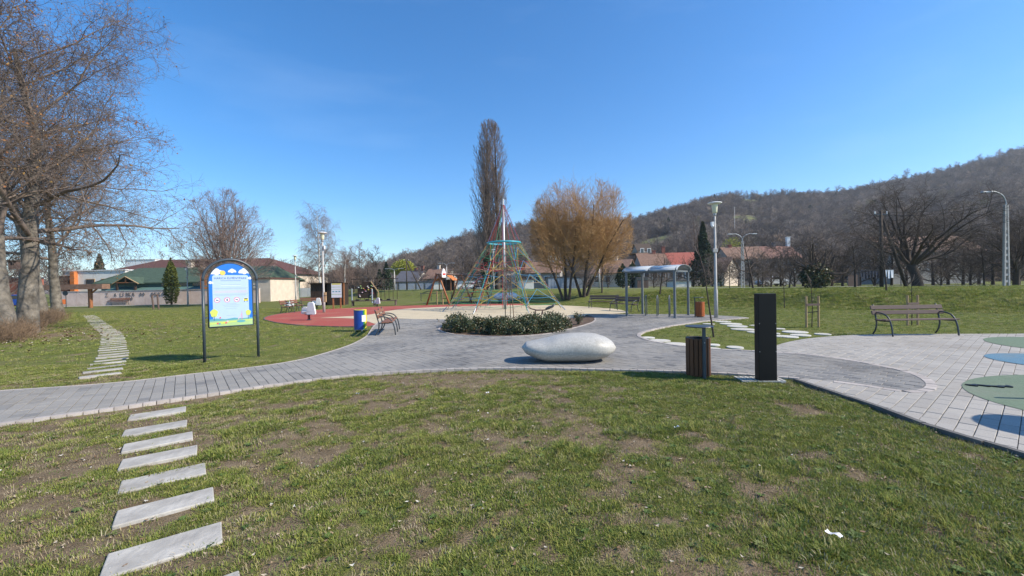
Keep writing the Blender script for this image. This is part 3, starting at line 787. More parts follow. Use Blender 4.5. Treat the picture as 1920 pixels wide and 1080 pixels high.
def kids(r, P, RR, n, t0, t1, ang, lf, K, wander, trop, rr=.6, rmin=.004, asp=1.0, r_end=.3, tpow=1.0):
    """n children per branch at angle ang from it; lf(t) gives length as share of the parent's length"""
    N, K1 = P.shape[0], P.shape[1]
    L = np.linalg.norm(np.diff(P, axis=1), axis=2).sum(1)
    t = t0 + (t1 - t0) * ((np.arange(n)[None] + r.random((N, n))) / n) ** tpow
    f = np.clip(t * (K1 - 1), 0, K1 - 1.001); i = f.astype(int); w = (f - i)[..., None]
    ii = np.arange(N)[:, None]
    p = P[ii, i] * (1 - w) + P[ii, i + 1] * w; T = norm(P[ii, i + 1] - P[ii, i])
    rad = RR[ii, i] * (1 - w[..., 0]) + RR[ii, i + 1] * w[..., 0]
    ref = norm(r.normal(0, 1, (N, 1, 3))); U = norm(np.cross(T, np.broadcast_to(ref, T.shape))); Vv = np.cross(T, U)
    ph = (np.arange(n)[None] * 2.39996 + r.uniform(0, 6.28, (N, 1)) + r.normal(0, .35, (N, n)))[..., None]
    an = (R(ang) * (1 + r.normal(0, .22, (N, n))))[..., None]
    D = np.cos(an) * T + np.sin(an) * (np.cos(ph) * U + np.sin(ph) * Vv)
    ln = L[:, None] * lf(t) * r.uniform(.7, 1.25, (N, n))
    r0 = np.maximum(rad * rr, rmin)
    return grow(r, p.reshape(-1, 3), D.reshape(-1, 3), ln.ravel(), r0.ravel(), K, wander, trop, r_end)

def fit(lv, env, lo=.5):
    """shorten branches that reach out of the crown's outline; drop those that start outside"""
    P, RR = lv; P = P.copy(); k = np.ones(len(P)); rel = P - P[:, :1]
    for _ in range(9):
        tip = P[:, 0] + rel[:, -1] * k[:, None]; out = ~env(tip); k[out] *= .84
    keep = env(P[:, 0]) & (k > .2); P = P[:, :1] + rel * k[:, None, None]
    return P[keep], RR[keep]
def egg(cx, cy, zmid, r, zlo, zhi, p=2.0):
    def f(q):
        z = q[:, 2]; h = np.where(z > zmid, (z - zmid) / (zhi - zmid), (zmid - z) / (zmid - zlo))
        return (np.hypot(q[:, 0] - cx, q[:, 1] - cy) / r) ** p + np.abs(h) ** p < 1
    return f

def tubes(lst):
    """[(P, R, sides)] -> verts, faces"""
    VV, FF, o = [], [], 0
    for P, RR, S in lst:
        N, K1 = P.shape[:2]
        T = np.empty_like(P); T[:, 1:-1] = P[:, 2:] - P[:, :-2]; T[:, 0] = P[:, 1] - P[:, 0]; T[:, -1] = P[:, -1] - P[:, -2]
        T = norm(T); ref = np.zeros_like(T); ref[..., 0] = .53; ref[..., 1] = -.31; ref[..., 2] = .23 + (np.abs(T[..., 2]) < .5)
        U = norm(np.cross(T, norm(ref))); W_ = np.cross(T, U)
        a = np.arange(S) * 2 * PI / S
        V = P[:, :, None] + RR[:, :, None, None] * (np.cos(a)[None, None, :, None] * U[:, :, None] + np.sin(a)[None, None, :, None] * W_[:, :, None])
        VV.append(V.reshape(-1, 3))
        n_, k_, s_ = np.meshgrid(np.arange(N), np.arange(K1 - 1), np.arange(S), indexing='ij')
        b = o + (n_ * K1 + k_) * S; s2 = (s_ + 1) % S
        FF.append(np.stack([b + s_, b + s2, b + S + s2, b + S + s_], -1).reshape(-1, 4)); o += N * K1 * S
    return np.concatenate(VV), np.concatenate(FF)

def tmesh(name, lst, m, sm=True):
    V, Fc = tubes(lst); me = mesh_np(name, V, Fc, smooth_=sm); me.materials.append(m); return me

def leafquads(name, P, s, m, seed=0, ar=.6):
    r = np.random.default_rng(seed); n = len(P); u = norm(r.normal(0, 1, (n, 3))); v = norm(np.cross(u, r.normal(0, 1, (n, 3))))
    sc = (s * r.uniform(.5, 1.3, n))[:, None]
    V = np.stack([P - u * sc, P - v * sc * ar, P + u * sc, P + v * sc * ar], 1).reshape(-1, 3)
    me = mesh_np(name, V, np.arange(4 * n).reshape(n, 4), attrs={'tone': ('FACE', 'FLOAT', r.random(n))}); me.materials.append(m); return me

def arr(*v): return np.array([v], float)

def park_tree(seed, H=14, rad=.34, spread=6.5, lean=(0.05, 0)):
    """large bare broad-crowned tree with drooping outer twigs; returns meshes trunk, crown, leaves"""
    r = np.random.default_rng(seed)
    tr = grow(r, arr(0, 0, -.1), arr(lean[0], lean[1], 1), np.array([H * .72]), np.array([rad]), 12, .055, .02, .22)
    tr[1][0, 0] *= 1.25; tr[1][0, 1] *= 1.03
    l1 = kids(r, *tr, 17, .30, .98, 58, lambda t: spread / (H * .72) * (1.0 - .40 * t), 9, .13, .03, .42, .04, r_end=.2)
    ev = egg(0, 0, 8.5, spread * 1.02, 1.8, H * 1.15); l1 = fit(l1, ev)
    l2 = kids(r, *l1, 9, .15, 1, 46, lambda t: .52 * (1.1 - .5 * t), 6, .16, -.015, .5, .016, r_end=.35); l2 = fit(l2, ev)
    l3 = kids(r, *l2, 7, .15, 1, 46, lambda t: .55 * (1.1 - .4 * t), 4, .2, -.02, .5, .0085, r_end=.5)
    l4 = kids(r, *l3, 5, .15, 1, 46, lambda t: .62 * (1.1 - .3 * t), 3, .25, -.04, .6, .0052, r_end=.7)
    l5 = kids(r, *l4, 2, .2, 1, 48, lambda t: .7 * np.ones_like(t), 2, .25, -.03, .8, .0045, r_end=.8)
    tips = np.concatenate([l5[0][:, -1], l4[0][:, -1]])
    lp = tips[r.random(len(tips)) < .16] + r.normal(0, .03, (int(1), 3))
    return (tmesh('trunk', [(*tr, 14)], MT['bark_pale']), tmesh('crown', [(*l1, 7), (*l2, 5), (*l3, 3), (*l4, 3), (*l5, 3)], MT['twig']),
            leafquads('leaves', lp, .045, MT['dryleaf'], seed))

def tree(name, meshes, label, cat, loc, rz=0, scale=1.0, group=None):
    t = thing(name, label, cat, loc, rz, group, scale)
    for me in meshes:
        o = link(me.name.split('.')[0], me, None, t)
        if o.name.startswith('leaves') : o['kind'] = 'stuff'
    return t

def at(px, d, dz=0.0):
    """ground point at distance d under the photo column px (terrain height included)"""
    x = d * (px - 960) / F; return (x, d, float(gz(x, d)) + dz)

TA, TB = park_tree(11, 17, .33, 6.8, (.06, -.02)), park_tree(23, 16, .29, 6.4, (-.04, .03))
tree('park_tree', TA, 'tall bare tree with a nest box on its pale trunk, nearest of the row', 'tree', at(46, 17), .4)
tree('park_tree', TB, 'bare tree with upright grey trunk standing second in the row behind the nest box tree', 'tree', at(78, 24.5), 2.0)
tree('park_tree', TA, 'bare tree with slanting second stem, third in the row at left', 'tree', at(108, 30), 3.6, .95)
tree('park_tree', TB, 'dark leaning trunk of a bare tree cut by the edge of the photo', 'tree', at(8, 15.6), .5, .97)
# nest box
nb = thing('nest_box', 'small wooden nest box with dark hole hung on the big trunk', 'nest box', (-19.42, 16.47, 2.72), .35)
part('box', MB().box((0, 0, 0), (.24, .2, .3)), MT['woodgrey'], nb); part('lid', MB().box((0, -.02, .17), (.3, .27, .03)), MT['bark_dark'], nb)
part('hole', MB().tube([(0, -.102, .05), (0, -.112, .05)], .05, 12), MT['black'], nb)

def round_tree(seed, H=11.7, spread=4.1):
    r = np.random.default_rng(seed)
    tr = grow(r, arr(0, 0, -.1), arr(0, 0, 1), np.array([H * .2]), np.array([.3]), 4, .03, .05, .8)
    n = 16; a = np.arange(n) * 2.39996; el = np.linspace(.05, 1.22, n)
    D = np.stack([np.sin(el) * np.cos(a), np.sin(el) * np.sin(a), np.cos(el)], 1)
    P0 = np.array([[0, 0, H * .13 + .07 * H * (1 - k / n)] for k in range(n)])
    Ln = H * (.82 - .34 * (el / 1.22) ** 1.1)
    l1 = grow(r, P0, D, Ln, np.linspace(.13, .07, n), 9, .05, .035, .13)
    ev = egg(0, 0, 4.6, spread * 1.1, 1.0, H); l1 = fit(l1, ev)
    l2 = kids(r, *l1, 13, .18, 1, 30, lambda t: .42 * (1.15 - .65 * t), 5, .08, .04, .5, .014, r_end=.4); l2 = fit(l2, ev)
    l3 = kids(r, *l2, 9, .15, 1, 34, lambda t: .48 * (1.1 - .4 * t), 3, .12, .02, .55, .010, r_end=.6); l3 = fit(l3, ev)
    l4 = kids(r, *l3, 5, .2, 1, 35, lambda t: .6 * np.ones_like(t), 2, .15, .02, .7, .0085, r_end=.7)
    return tmesh('trunk', [(*tr, 10)], MT['bark_dark']), tmesh('crown', [(*l1, 6), (*l2, 3), (*l3, 3), (*l4, 3)], MT['twig_red'])
tree('round_tree', round_tree(5), 'bare round crowned tree with fanning stems behind the arched sign', 'tree', at(427, 42), .3)

def birch(seed, H=12.5):
    r = np.random.default_rng(seed)
    tr = grow(r, arr(0, 0, -.1), arr(.03, 0, 1), np.array([H * .95]), np.array([.17]), 12, .05, .04, .15)
    l1 = kids(r, *tr, 34, .22, .97, 46, lambda t: .36 * (1.1 - .62 * t), 6, .10, .05, .4, .02, r_end=.3)
    l2 = kids(r, *l1, 11, .2, 1, 42, lambda t: .42 * (1.1 - .3 * t), 4, .15, -.18, .5, .011, r_end=.5)
    l3 = kids(r, *l2, 7, .1, 1, 40, lambda t: .75 * np.ones_like(t), 4, .1, -.45, .6, .010, r_end=.7)
    return tmesh('trunk', [(*tr, 8)], MT['whitewall']), tmesh('crown', [(*l1, 5), (*l2, 3), (*l3, 3)], MT['twig_birch'])
BR = birch(8)
tree('birch_tree', BR, 'weeping birch with hanging twigs behind the tall lamp', 'tree', at(604, 60), .3, (1.02, 1.02, 1.0))
tree('birch_tree', BR, 'smaller weeping birch right beside the tall birch', 'tree', at(643, 64), 2.3, .6)

def poplar(seed, H=25):
    r = np.random.default_rng(seed)
    tr = grow(r, np.array([[-.75, 0, -.1], [.85, .2, -.1], [0.1, .5, 0]]), np.array([[-.02, 0, 1.], [.03, 0, 1.], [0, .03, 1]]), np.array([H * .97, H * .98, H * .8]), np.array([.36, .38, .26]), 14, .012, .05, .08)
    l1 = kids(r, *tr, 70, .06, .985, 32, lambda t: .22 * (1.12 - .62 * t), 7, .04, .17, .33, .03, r_end=.2)
    ev = egg(0.05, .2, 11, 2.7, -4, H, 2.6); l1 = fit(l1, ev)
    l2 = kids(r, *l1, 10, .1, 1, 26, lambda t: .36 * (1.15 - .5 * t), 4, .08, .14, .45, .018, r_end=.4); l2 = fit(l2, ev)
    l3 = kids(r, *l2, 6, .1, 1, 28, lambda t: .5 * np.ones_like(t), 2, .1, .1, .6, .014, r_end=.6)
    return tmesh('trunk', [(*tr, 8)], MT['bark_dark']), tmesh('crown', [(*l1, 4), (*l2, 3), (*l3, 3)], MT['twig_poplar'])
tree('poplar_tree', poplar(3), 'very tall narrow bare poplar rising behind the climbing net', 'tree', at(921, 62), 0, (1.1, 1.0, 1.0))

def willow(seed, H=10):
    r = np.random.default_rng(seed)
    st = np.array([[-1.5, 0, 0], [-1.2, .2, 0], [-1.0, -.1, 0], [.1, .1, 0], [.3, 0, 0], [.5, .25, 0], [1.9, .3, 0]], float)
    D = np.array([[-.30, .1, 1], [-.10, .3, 1], [.16, -.1, 1], [-.28, .2, 1], [.02, -.1, 1], [.20, .1, 1], [.08, .2, 1]], float)
    st[:, 2] = -.1
    tr = grow(r, st, D, np.array([7., 7.5, 6.5, 7.5, 8.2, 7.4, 6]) , np.array([.12, .15, .13, .14, .17, .14, .08]), 8, .07, .02, .3)
    l1 = kids(r, *tr, 12, .25, 1, 42, lambda t: .50 * (1.15 - .5 * t), 6, .1, .07, .5, .02, r_end=.3)
    ev = egg(.1, 0, 5.6, 4.3, -.5, 10.3, 2.3); l1 = fit(l1, ev)
    l2 = kids(r, *l1, 12, .12, 1, 36, lambda t: .50 * (1.1 - .3 * t), 4, .12, .07, .5, .010, r_end=.45); l2 = fit(l2, ev)
    l3 = kids(r, *l2, 10, .1, 1, 32, lambda t: .66 * np.ones_like(t), 3, .12, .03, .6, .0075, r_end=.7); l3 = fit(l3, ev)
    l4 = kids(r, *l3, 1, .2, 1, 30, lambda t: .8 * np.ones_like(t), 2, .14, -.04, .8, .0065, r_end=.8)
    return tmesh('trunk', [(*tr, 8)], MT['bark_dark']), tmesh('crown', [(*l1, 5), (*l2, 3), (*l3, 3), (*l4, 3)], MT['twig_orange'])
tree('willow_tree', willow(4), 'wide many stemmed willow with orange brown twigs behind the park benches', 'tree', at(1088, 36), 0, (1.0, 1.0, 1.0))

def spreading_tree(seed, H=9.5, spread=5.0, m='twig_dark', dens=1.0):
    r = np.random.default_rng(seed)
    tr = grow(r, arr(0, 0, -.1), arr(.05, 0, 1), np.array([H * .24]), np.array([.33]), 4, .05, .05, .85)
    n = 11; a = np.arange(n) * 2.39996 + .4; el = np.linspace(.15, 1.15, n)
    D = np.stack([np.sin(el) * np.cos(a), np.sin(el) * np.sin(a), np.cos(el)], 1)
    P0 = np.repeat(tr[0][:, -1] + [[0, 0, -.15]], n, 0)
    l1 = grow(r, P0, D, H * (.74 - .14 * el), np.full(n, .145), 9, .14, .025, .15)
    l2 = kids(r, *l1, int(9 * dens), .25, 1, 44, lambda t: .46 * (1.1 - .5 * t), 5, .15, .02, .5, .022, r_end=.3)
    l3 = kids(r, *l2, int(9 * dens), .15, 1, 46, lambda t: .48 * (1.1 - .4 * t), 4, .18, -.02, .5, .012, r_end=.45)
    l4 = kids(r, *l3, int(6 * dens), .15, 1, 46, lambda t: .55 * np.ones_like(t), 3, .2, -.03, .6, .008, r_end=.6)
    return tmesh('trunk', [(*tr, 9)], MT['bark_dark']), tmesh('crown', [(*l1, 6), (*l2, 4), (*l3, 3), (*l4, 3)], MT[m])
ST = spreading_tree(6)
tree('spreading_tree', ST, 'big dark spreading bare tree on the bank behind the right bench', 'tree', at(1722, 33.5), .9, (1.12, 1.12, .86))
tree('spreading_tree', ST, 'dark bare tree at the right edge beside the concrete lamp pole', 'tree', at(1905, 33), 3.1, .62)

def small_tree(seed, H=4.2, spread=1.6, stem=.05, m='twig_dark', fork=.35, tw=.006, ang=42):
    r = np.random.default_rng(seed)
    tr = grow(r, arr(0, 0, -.05), arr(.04, .02, 1), np.array([H * .8]), np.array([stem]), 7, .05, .03, .3)
    l1 = kids(r, *tr, 10, fork, 1, ang, lambda t: spread / (H * .8) * (1.15 - .5 * t), 5, .12, .05, .55, .012, r_end=.35)
    l2 = kids(r, *l1, 7, .2, 1, 42, lambda t: .5 * (1.1 - .4 * t), 4, .16, .02, .6, tw * 1.3, r_end=.5)
    l3 = kids(r, *l2, 5, .2, 1, 42, lambda t: .55 * np.ones_like(t), 3, .2, 0, .7, tw, r_end=.7)
    return tmesh('trunk', [(*tr, 7)], MT['bark_dark']), tmesh('crown', [(*l1, 4), (*l2, 3), (*l3, 3)], MT[m])
S1, S2, S3 = small_tree(31), small_tree(32, 5, 2.2, .09, fork=.28, ang=55), small_tree(33, 3.2, .7, .028, fork=.5, tw=.005, ang=30)
orch = 'fruit trees on the bank'
for px, d, sc, me, lab in ((1412, 34, .95, S2, 'dark crooked fruit tree left of the wide ivy covered stump'), (1603, 33, .85, S2, 'low fruit tree between the ivy stump and the wooden pole'),
                           (1690, 26, .95, S1, 'slim bare tree just behind the left end of the right bench'), (1470, 23.5, .95, S3, 'thin sapling on the bank behind the black pillar'),
                           (1237, 32, .72, S2, 'small bare tree seen through the bike shelter'), (1290, 36, .6, S2, 'little bare tree on the bank between the shelter and the far bin'),
                           (1368, 38, .75, S1, 'small bare tree right of the tall lamp on the bank'), (1480, 40, .9, S2, 'bare fruit tree left of the ivy stump and further back'),
                           (1845, 34, .8, S2, 'bare fruit tree just left of the concrete lamp pole')):
    if px == 1690: d, lab = 24.0, 'slim bare tree on the bank left of the right bench'; px = 1662
    tree('small_tree', me, lab, 'tree', at(px, d), px * .7, sc, orch)
def birchlet(seed):
    r = np.random.default_rng(seed)
    tr = grow(r, np.array([[0, 0, -.05], [0, 0, 1.7]]), np.array([[-.14, 0, 1.], [-.12, .1, 1.]]), np.array([1.9, 1.1]), np.array([.028, .018]), 6, .03, .02, .55)
    tr[0][1] += tr[0][0, -1] - tr[0][1, 0]
    l1 = kids(r, tr[0][1:], tr[1][1:], 7, .05, .95, 22, lambda t: 1.0 * (1.1 - .5 * t), 5, .06, .08, .5, .008, r_end=.3)
    l2 = kids(r, *l1, 4, .3, 1, 30, lambda t: .35 * np.ones_like(t), 3, .1, .05, .6, .005)
    return tmesh('trunk', [(*tr, 7)], MT['bark_dark']), tmesh('crown', [(*l1, 4), (*l2, 3)], MT['woodgrey'])
tree('young_tree', birchlet(2), 'leaning young tree on the disc island in front of the tall lamp', 'tree', (*G(1339, 632), 0), 0, 1.0)

# evergreen shapes made of many small sprays
def cone_leaves(seed, H, rad, n, s, shape, m):
    r = np.random.default_rng(seed); t = r.random(n) ** .75; a = r.uniform(0, 2 * PI, n)
    lump = 1 + .22 * np.sin(a * 3 + t * 14 + seed) * r.random(n)
    q = rad * shape(t) * np.sqrt(r.uniform(.35, 1, n)) * lump
    return leafquads('foliage', np.column_stack([q * np.cos(a), q * np.sin(a), .15 + t * H]), s, m, seed, .45)
def evergreen(name, label, loc, H, rad, n, s, shape, m, seed, cat='tree', group=None):
    t = thing(name, label, cat, loc, 0, group)
    link('trunk', MB().tube([(0, 0, -.1), (0, 0, H * .9)], [.06 * rad + .05, .02], 6).mesh('trunk'), MT['bark_dark'], t)
    o = link('foliage', cone_leaves(seed, H, rad, n, s, shape, MT[m]), None, t); return t
spruce = lambda t: (1.02 - t) * (.75 + .25 * np.abs(np.sin(t * 22)))
column = lambda t: np.sin(np.clip(t * .96 + .10, 0, 1) * PI) ** .55 * (1.05 - .35 * t)
evergreen('thuja', 'narrow green column shaped evergreen in front of the pink wall', at(321, 46.5), 5.0, .78, 5200, .10, column, 'thuja', 1)
evergreen('spruce', 'dark spruce behind the tall lamp and the row house', at(1319, 70), 10.6, 2.8, 8000, .22, spruce, 'conifer', 2)
evergreen('spruce', 'dark spruce left of the grey roofed house, taller of the pair', at(725, 88), 5.6, 1.9, 3000, .22, spruce, 'conifer', 3)
evergreen('spruce', 'dark spruce left of the grey roofed house, lower of the pair', at(712, 90), 4.2, 1.6, 2400, .22, spruce, 'conifer', 4)
evergreen('spruce', 'dark conifer among the roofs behind the left trees', at(188, 75), 8.0, 2.4, 3500, .25, spruce, 'conifer', 5)
evergreen('spruce', 'small conifer tip behind the beige building end', at(508, 75), 4.6, 1.2, 1500, .2, spruce, 'conifer', 6)
evergreen('cypress_bush', 'dark evergreen bush left of the bike shelter roof', at(1168, 58), 3.2, 1.1, 2000, .15, column, 'conifer', 7, 'bush')
evergreen('cypress_bush', 'dark round evergreen right of the white pole by the peach gable', at(1186, 62), 3.6, 1.2, 2000, .15, column, 'conifer', 8, 'bush')
evergreen('thuja', 'dark column evergreen seen through the climbing net', at(914, 58), 5.0, 1.0, 2200, .15, column, 'conifer', 9)

# ivy grown stump and spring green willow
iv = thing('ivy_stump', 'broken trunk thickly grown with dark ivy on the bank', 'tree', at(1530, 31), 0)
link('trunk', MB().tube([(0, 0, -.1), (.1, 0, 1.2), (-.1, 0, 2.0)], [.3, .22, .15], 8).tube([(.3, 0, .3), (1.0, 0, 1.3), (1.35, 0, 2.3)], [.14, .11, .08], 7).mesh('trunk'), MT['bark_dark'], iv)
r_ = np.random.default_rng(5); n_ = 2600
P_ = r_.normal(0, 1, (n_, 3)); P_ = norm(P_) * r_.uniform(.5, 1, (n_, 1)) * [1.15, .9, 1.0] + [0, 0, .95]
link('ivy', leafquads('ivy', P_[P_[:, 2] > 0], .08, MT['shrub'], 6), None, iv)
cr_ = spreading_tree(9, 3.6, 2, 'twig_dark', .6)
link('twigs', cr_[1], None, iv, (0, 0, .4))
sw = thing('spring_willow', 'yellow green leafing willow behind the grey roofed house', 'tree', at(757, 118), 0)
link('trunk', MB().tube([(0, 0, -.1), (0, 0, 5)], [.4, .2], 7).mesh('trunk'), MT['bark_dark'], sw)
P_ = norm(r_.normal(0, 1, (3500, 3))) * (r_.random((3500, 1)) ** .4) * [3.8, 3, 2.2] + [0, 0, 6.2]; P_[:, 2] -= np.abs(P_[:, 0]) ** 1.5 * .12
link('foliage', leafquads('foliage', P_, .28, MT['spring'], 3, .4), None, sw)
# ------------------------------------------------------------------ arched information sign
def info_sign():
    a, b = np.array(G(383, 680)), np.array(G(484, 668.5)); c = (a + b) / 2; rz = math.atan2(b[1] - a[1], b[0] - a[0])
    hw = np.hypot(*(b - a)) / 2
    t = thing('info_sign', 'arched blue information sign with dark tube frame beside the grey path', 'sign', (c[0], c[1], 0), rz)
    def arch(w, z0, rise, n=24): return [(-w, 0, z0)] + [(-w * math.cos(k * PI / n), 0, z0 + rise * math.sin(k * PI / n)) for k in range(n + 1)] + [(w, 0, z0)]
    ARC = [(-hw * math.cos(k * PI / 24), 0, 1.84 + .49 * math.sin(k * PI / 24)) for k in range(25)]
    part('post', MB().tube([(-hw, 0, -.1), (-hw, 0, 1.84)], .030, 12), MT['anthracite'], t, True)
    part('post', MB().tube([(hw, 0, -.1), (hw, 0, 1.84)], .030, 12), MT['anthracite'], t, True)
    part('arch', MB().tube(ARC, .030, 12), MT['anthracite'], t, True)
    w, zb, zs = .435, .78, 1.80; rise = .45
    outl = [(-w, zb), (w, zb)] + [(w * math.cos(k * PI / 28), zs + rise * math.sin(k * PI / 28)) for k in range(29)]
    fn = lambda x, y, h: (x, h, y)
    fr = MB(); fr.tube([(x, 0, y) for x, y in outl] + [(-w, 0, zb)], .017, 8)
    part('panel_frame', fr, MT['anthracite'], t, True)
    pn = part('panel', MB().prism(outl, -.008, .010, fn), MT['print_blue'], t)
    for z, s in ((1.0, -1), (1.0, 1), (1.72, 1), (1.72, -1)):
        part('bracket', MB().bar((s * w, 0, z), (s * hw, 0, z), .022, .03), MT['anthracite'], t)
    n = [0]
    def flat(name, poly, m, lift=.002):
        n[0] += 1; y = -.008 - lift
        return part(name, MB().prism(poly, y - .0008, y, fn), MT[m], pn)
    def blob(cx, cz, rr, k=16, sx=1.0): return [(cx + sx * rr * math.cos(q * 2 * PI / k), cz + rr * math.sin(q * 2 * PI / k)) for q in range(k)]
    def cloud(cx, cz, s, lim=None):
        mb = MB()
        for i, (dx, dz, r) in enumerate(((-.55, -.1, .42), (0, .12, .55), (.55, -.05, .42), (0, -.25, .45), (-.85, -.25, .25), (.85, -.25, .28))):
            pts = []
            for x, z in blob(cx + dx * s, cz + dz * s, r * s, 14):   # keep the print on the panel
                zl = zs + rise * math.sqrt(max(0, 1 - (min(abs(x), w) / w) ** 2)) - .012
                x = max(-w + .012, min(w - .012, x)); pts.append((x, min(z, zl)))
            mb.prism(pts, -.0112 - .0003 * i, -.0100, fn)
        part('cloud', mb, MT['print_white'], pn)
    # text board with rounded shoulders
    B = [(-.355, .93), (.355, .93), (.355, 1.92)] + [(.305 + .05 * math.cos(q), 1.92 + .05 * math.sin(q)) for q in np.linspace(0, PI / 2, 6)] + [(-.305 - .05 * math.sin(q), 1.92 + .05 * math.cos(q)) for q in np.linspace(0, PI / 2, 6)]
    flat('text_board', B, 'print_light', .0015)
    cloud(-.27, 2.045, .115); cloud(.03, 2.07, .075); cloud(.275, 2.065, .11); cloud(-.39, 1.80, .05); cloud(.39, 1.90, .05)
    flat('sun', blob(-.155, 2.02, .055, 20), 'print_sun', .006)
    def text(s, size, x, z, m, sx=1.0):
        cu = bpy.data.curves.new('lettering', 'FONT'); cu.body = s; cu.size = size; cu.align_x = 'CENTER'; cu.extrude = .0006
        o = bpy.data.objects.new('lettering', cu); C.objects.link(o); o.parent = pn
        o.location = (x, -.0118, z); o.rotation_euler = (PI / 2, 0, 0); o.scale = (sx, 1, 1)
        bpy.context.view_layer.update(); me = bpy.data.meshes.new_from_object(o); me.materials.clear(); me.materials.append(MT[m])
        o2 = bpy.data.objects.new('lettering', me); C.objects.link(o2); o2.parent = pn; o2.location = o.location; o2.rotation_euler = o.rotation_euler; o2.scale = o.scale
        bpy.data.objects.remove(o); return o2
    text('HARICA ÉLMÉNYPARK', .066, 0, 1.875, 'print_navy', .98)
    for z, hw2, m in ((1.835, .20, 'print_navy'), (1.745, .19, 'print_grey'), (1.725, .2, 'print_white'), (1.665, .34, 'print_grey'), (1.65, .30, 'print_grey'), (1.60, .33, 'print_pink'), (1.58, .31, 'print_pink'), (1.56, .33, 'print_pink'), (1.52, .34, 'print_grey'), (1.50, .30, 'print_grey'),
                      (1.30, .10, 'print_grey'), (1.27, .16, 'print_grey'), (1.235, .14, 'print_grey'), (1.19, .11, 'print_grey'), (1.03, .10, 'print_grey')):
        flat('text_line', [(-hw2, z), (hw2, z), (hw2, z + .007), (-hw2, z + .007)], m, .0025)
    for k, x in enumerate((-.27, -.08, .11)):
        mb = MB(); outer = blob(x, 1.395, .058, 24); inner = blob(x, 1.395, .047, 24); o = len(mb.v)
        mb.v += [(p[0], -.0115, p[1]) for p in outer + inner]
        mb.f += [(q, (q + 1) % 24, 24 + (q + 1) % 24, 24 + q) for q in range(24)]
        mb.bar((x - .036, -.0118, 1.43), (x + .036, -.0118, 1.36), .0008, .008, up=(0, 1, 0))
        flat('sign_ground', blob(x, 1.395, .05, 20), 'print_white', .002)
        part('ban_ring', mb, MT['print_red'], pn)
        sh = [(-.028, -.012), (.028, -.012), (.02, .008), (-.02, .008)] if k != 1 else [(-.012, -.03), (.016, -.02), (.01, .03), (-.006, .03)]
        flat('ban_symbol', [(x + p, 1.395 + q) for p, q in sh], 'print_navy', .0028)
    flat('play_bus', [(.245, 1.355), (.34, 1.355), (.34, 1.43), (.255, 1.43)], 'print_yellow', .002)
    flat('bus_window', [(.265, 1.395), (.325, 1.395), (.325, 1.42), (.265, 1.42)], 'print_navy', .003)
    for x in (.265, .32): flat('bus_wheel', blob(x, 1.352, .013, 10), 'print_navy', .003)
    flat('meadow', [(-w + .012, zb + .014), (w - .012, zb + .014), (w - .012, .93), (-w + .012, .91)], 'print_green', .0035)
    flat('bushes', [(-w + .012, .91), (w - .012, .925), (w - .012, .965), (.2, .95), (.05, .975), (-.12, .95), (-.3, .98), (-w + .012, .955)], 'print_teal', .0030)
    flat('meadow_edge', [(-w + .012, .845), (w - .012, .90), (w - .012, .915), (-w + .012, .87)], 'print_lime', .004)
    for x, z, s in ((-.335, 1.10, .075), (.335, 1.08, .055)):
        flat('tree_crown', [(x + s * .95 * math.cos(q) * (1 + .12 * math.sin(5 * q)), z + s * 1.25 * math.sin(q)) for q in np.linspace(0, 2 * PI, 22)[:-1]], 'print_lime', .005)
        flat('tree_trunk', [(x - .006, .93), (x + .006, .93), (x + .005, z - .06), (x - .005, z - .06)], 'print_navy', .0055)
    flat('play_tower', [(.20, .93), (.212, .93), (.208, 1.12), (.204, 1.12)], 'print_red', .005)
    flat('play_slide', [(.12, .93), (.14, .93), (.205, 1.05), (.20, 1.07)], 'print_pink', .0048)
    flat('pool', blob(.19, .885, .028, 16, 3.2), 'print_teal', .0055)
    for i, (x, z, m) in enumerate(((-.27, .86, 'print_red'), (-.235, .85, 'print_teal'), (-.19, .86, 'print_lime'), (-.15, .87, 'print_yellow'), (-.11, .865, 'print_red'), (-.08, .90, 'print_pink'))):
        flat('play_figure', blob(x, z, .02, 12), m, .006)
    flat('play_figure', blob(-.22, .99, .016, 12), 'print_red', .006)
info_sign()

# ------------------------------------------------------------------ granite seat boulder
def boulder():
    x, y = G(1064, 672); t = thing('seat_boulder', 'large smooth pale granite seat boulder lying on the grey path', 'boulder', (1.155, 8.78, 0.028), R(-4))
    ux = np.array([-1, -.906, -.718, -.493, -.267, .034, .335, .56, .786, .936, 1]); 
    top = [.31, .40, .43, .475, .53, .57, .572, .555, .485, .39, .30]; bot = [.27, .165, .085, .03, .0, -.01, -.005, .02, .075, .17, .26]
    V = []; n, m = 40, 46; W_ = .975
    for j in range(m + 1):
        u = -math.cos(PI * j / m); X = W_ * u
        e = math.sqrt(max(0, 1 - abs(u) ** 4.2)); zt, zb = np.interp(u, ux, top), np.interp(u, ux, bot)
        zc, hz = (zt + zb) / 2, (zt - zb) / 2; hz *= min(1, e * 1.9); hy = .52 * e * (1 + .06 * math.sin(3 * u))
        for i in range(n):
            a = i * 2 * PI / n; c, s = math.cos(a), math.sin(a); sg = lambda q, x_: math.copysign(abs(q) ** x_, q)
            V.append((X, hy * sg(c, .9) + .03 * math.sin(2.2 * u), zc + hz * sg(s, .9) - .02 * math.exp(-((u + .5) / .2) ** 2 - ((c + .55) / .4) ** 2)))
    Fc = [(j * n + i, j * n + (i + 1) % n, (j + 1) * n + (i + 1) % n, (j + 1) * n + i) for j in range(m) for i in range(n)]
    o = link('stone', MB().add(V, Fc).mesh('stone', True), MT['granite'], t)
    s = o.modifiers.new('s', 'SUBSURF'); s.levels = s.render_levels = 1
boulder()

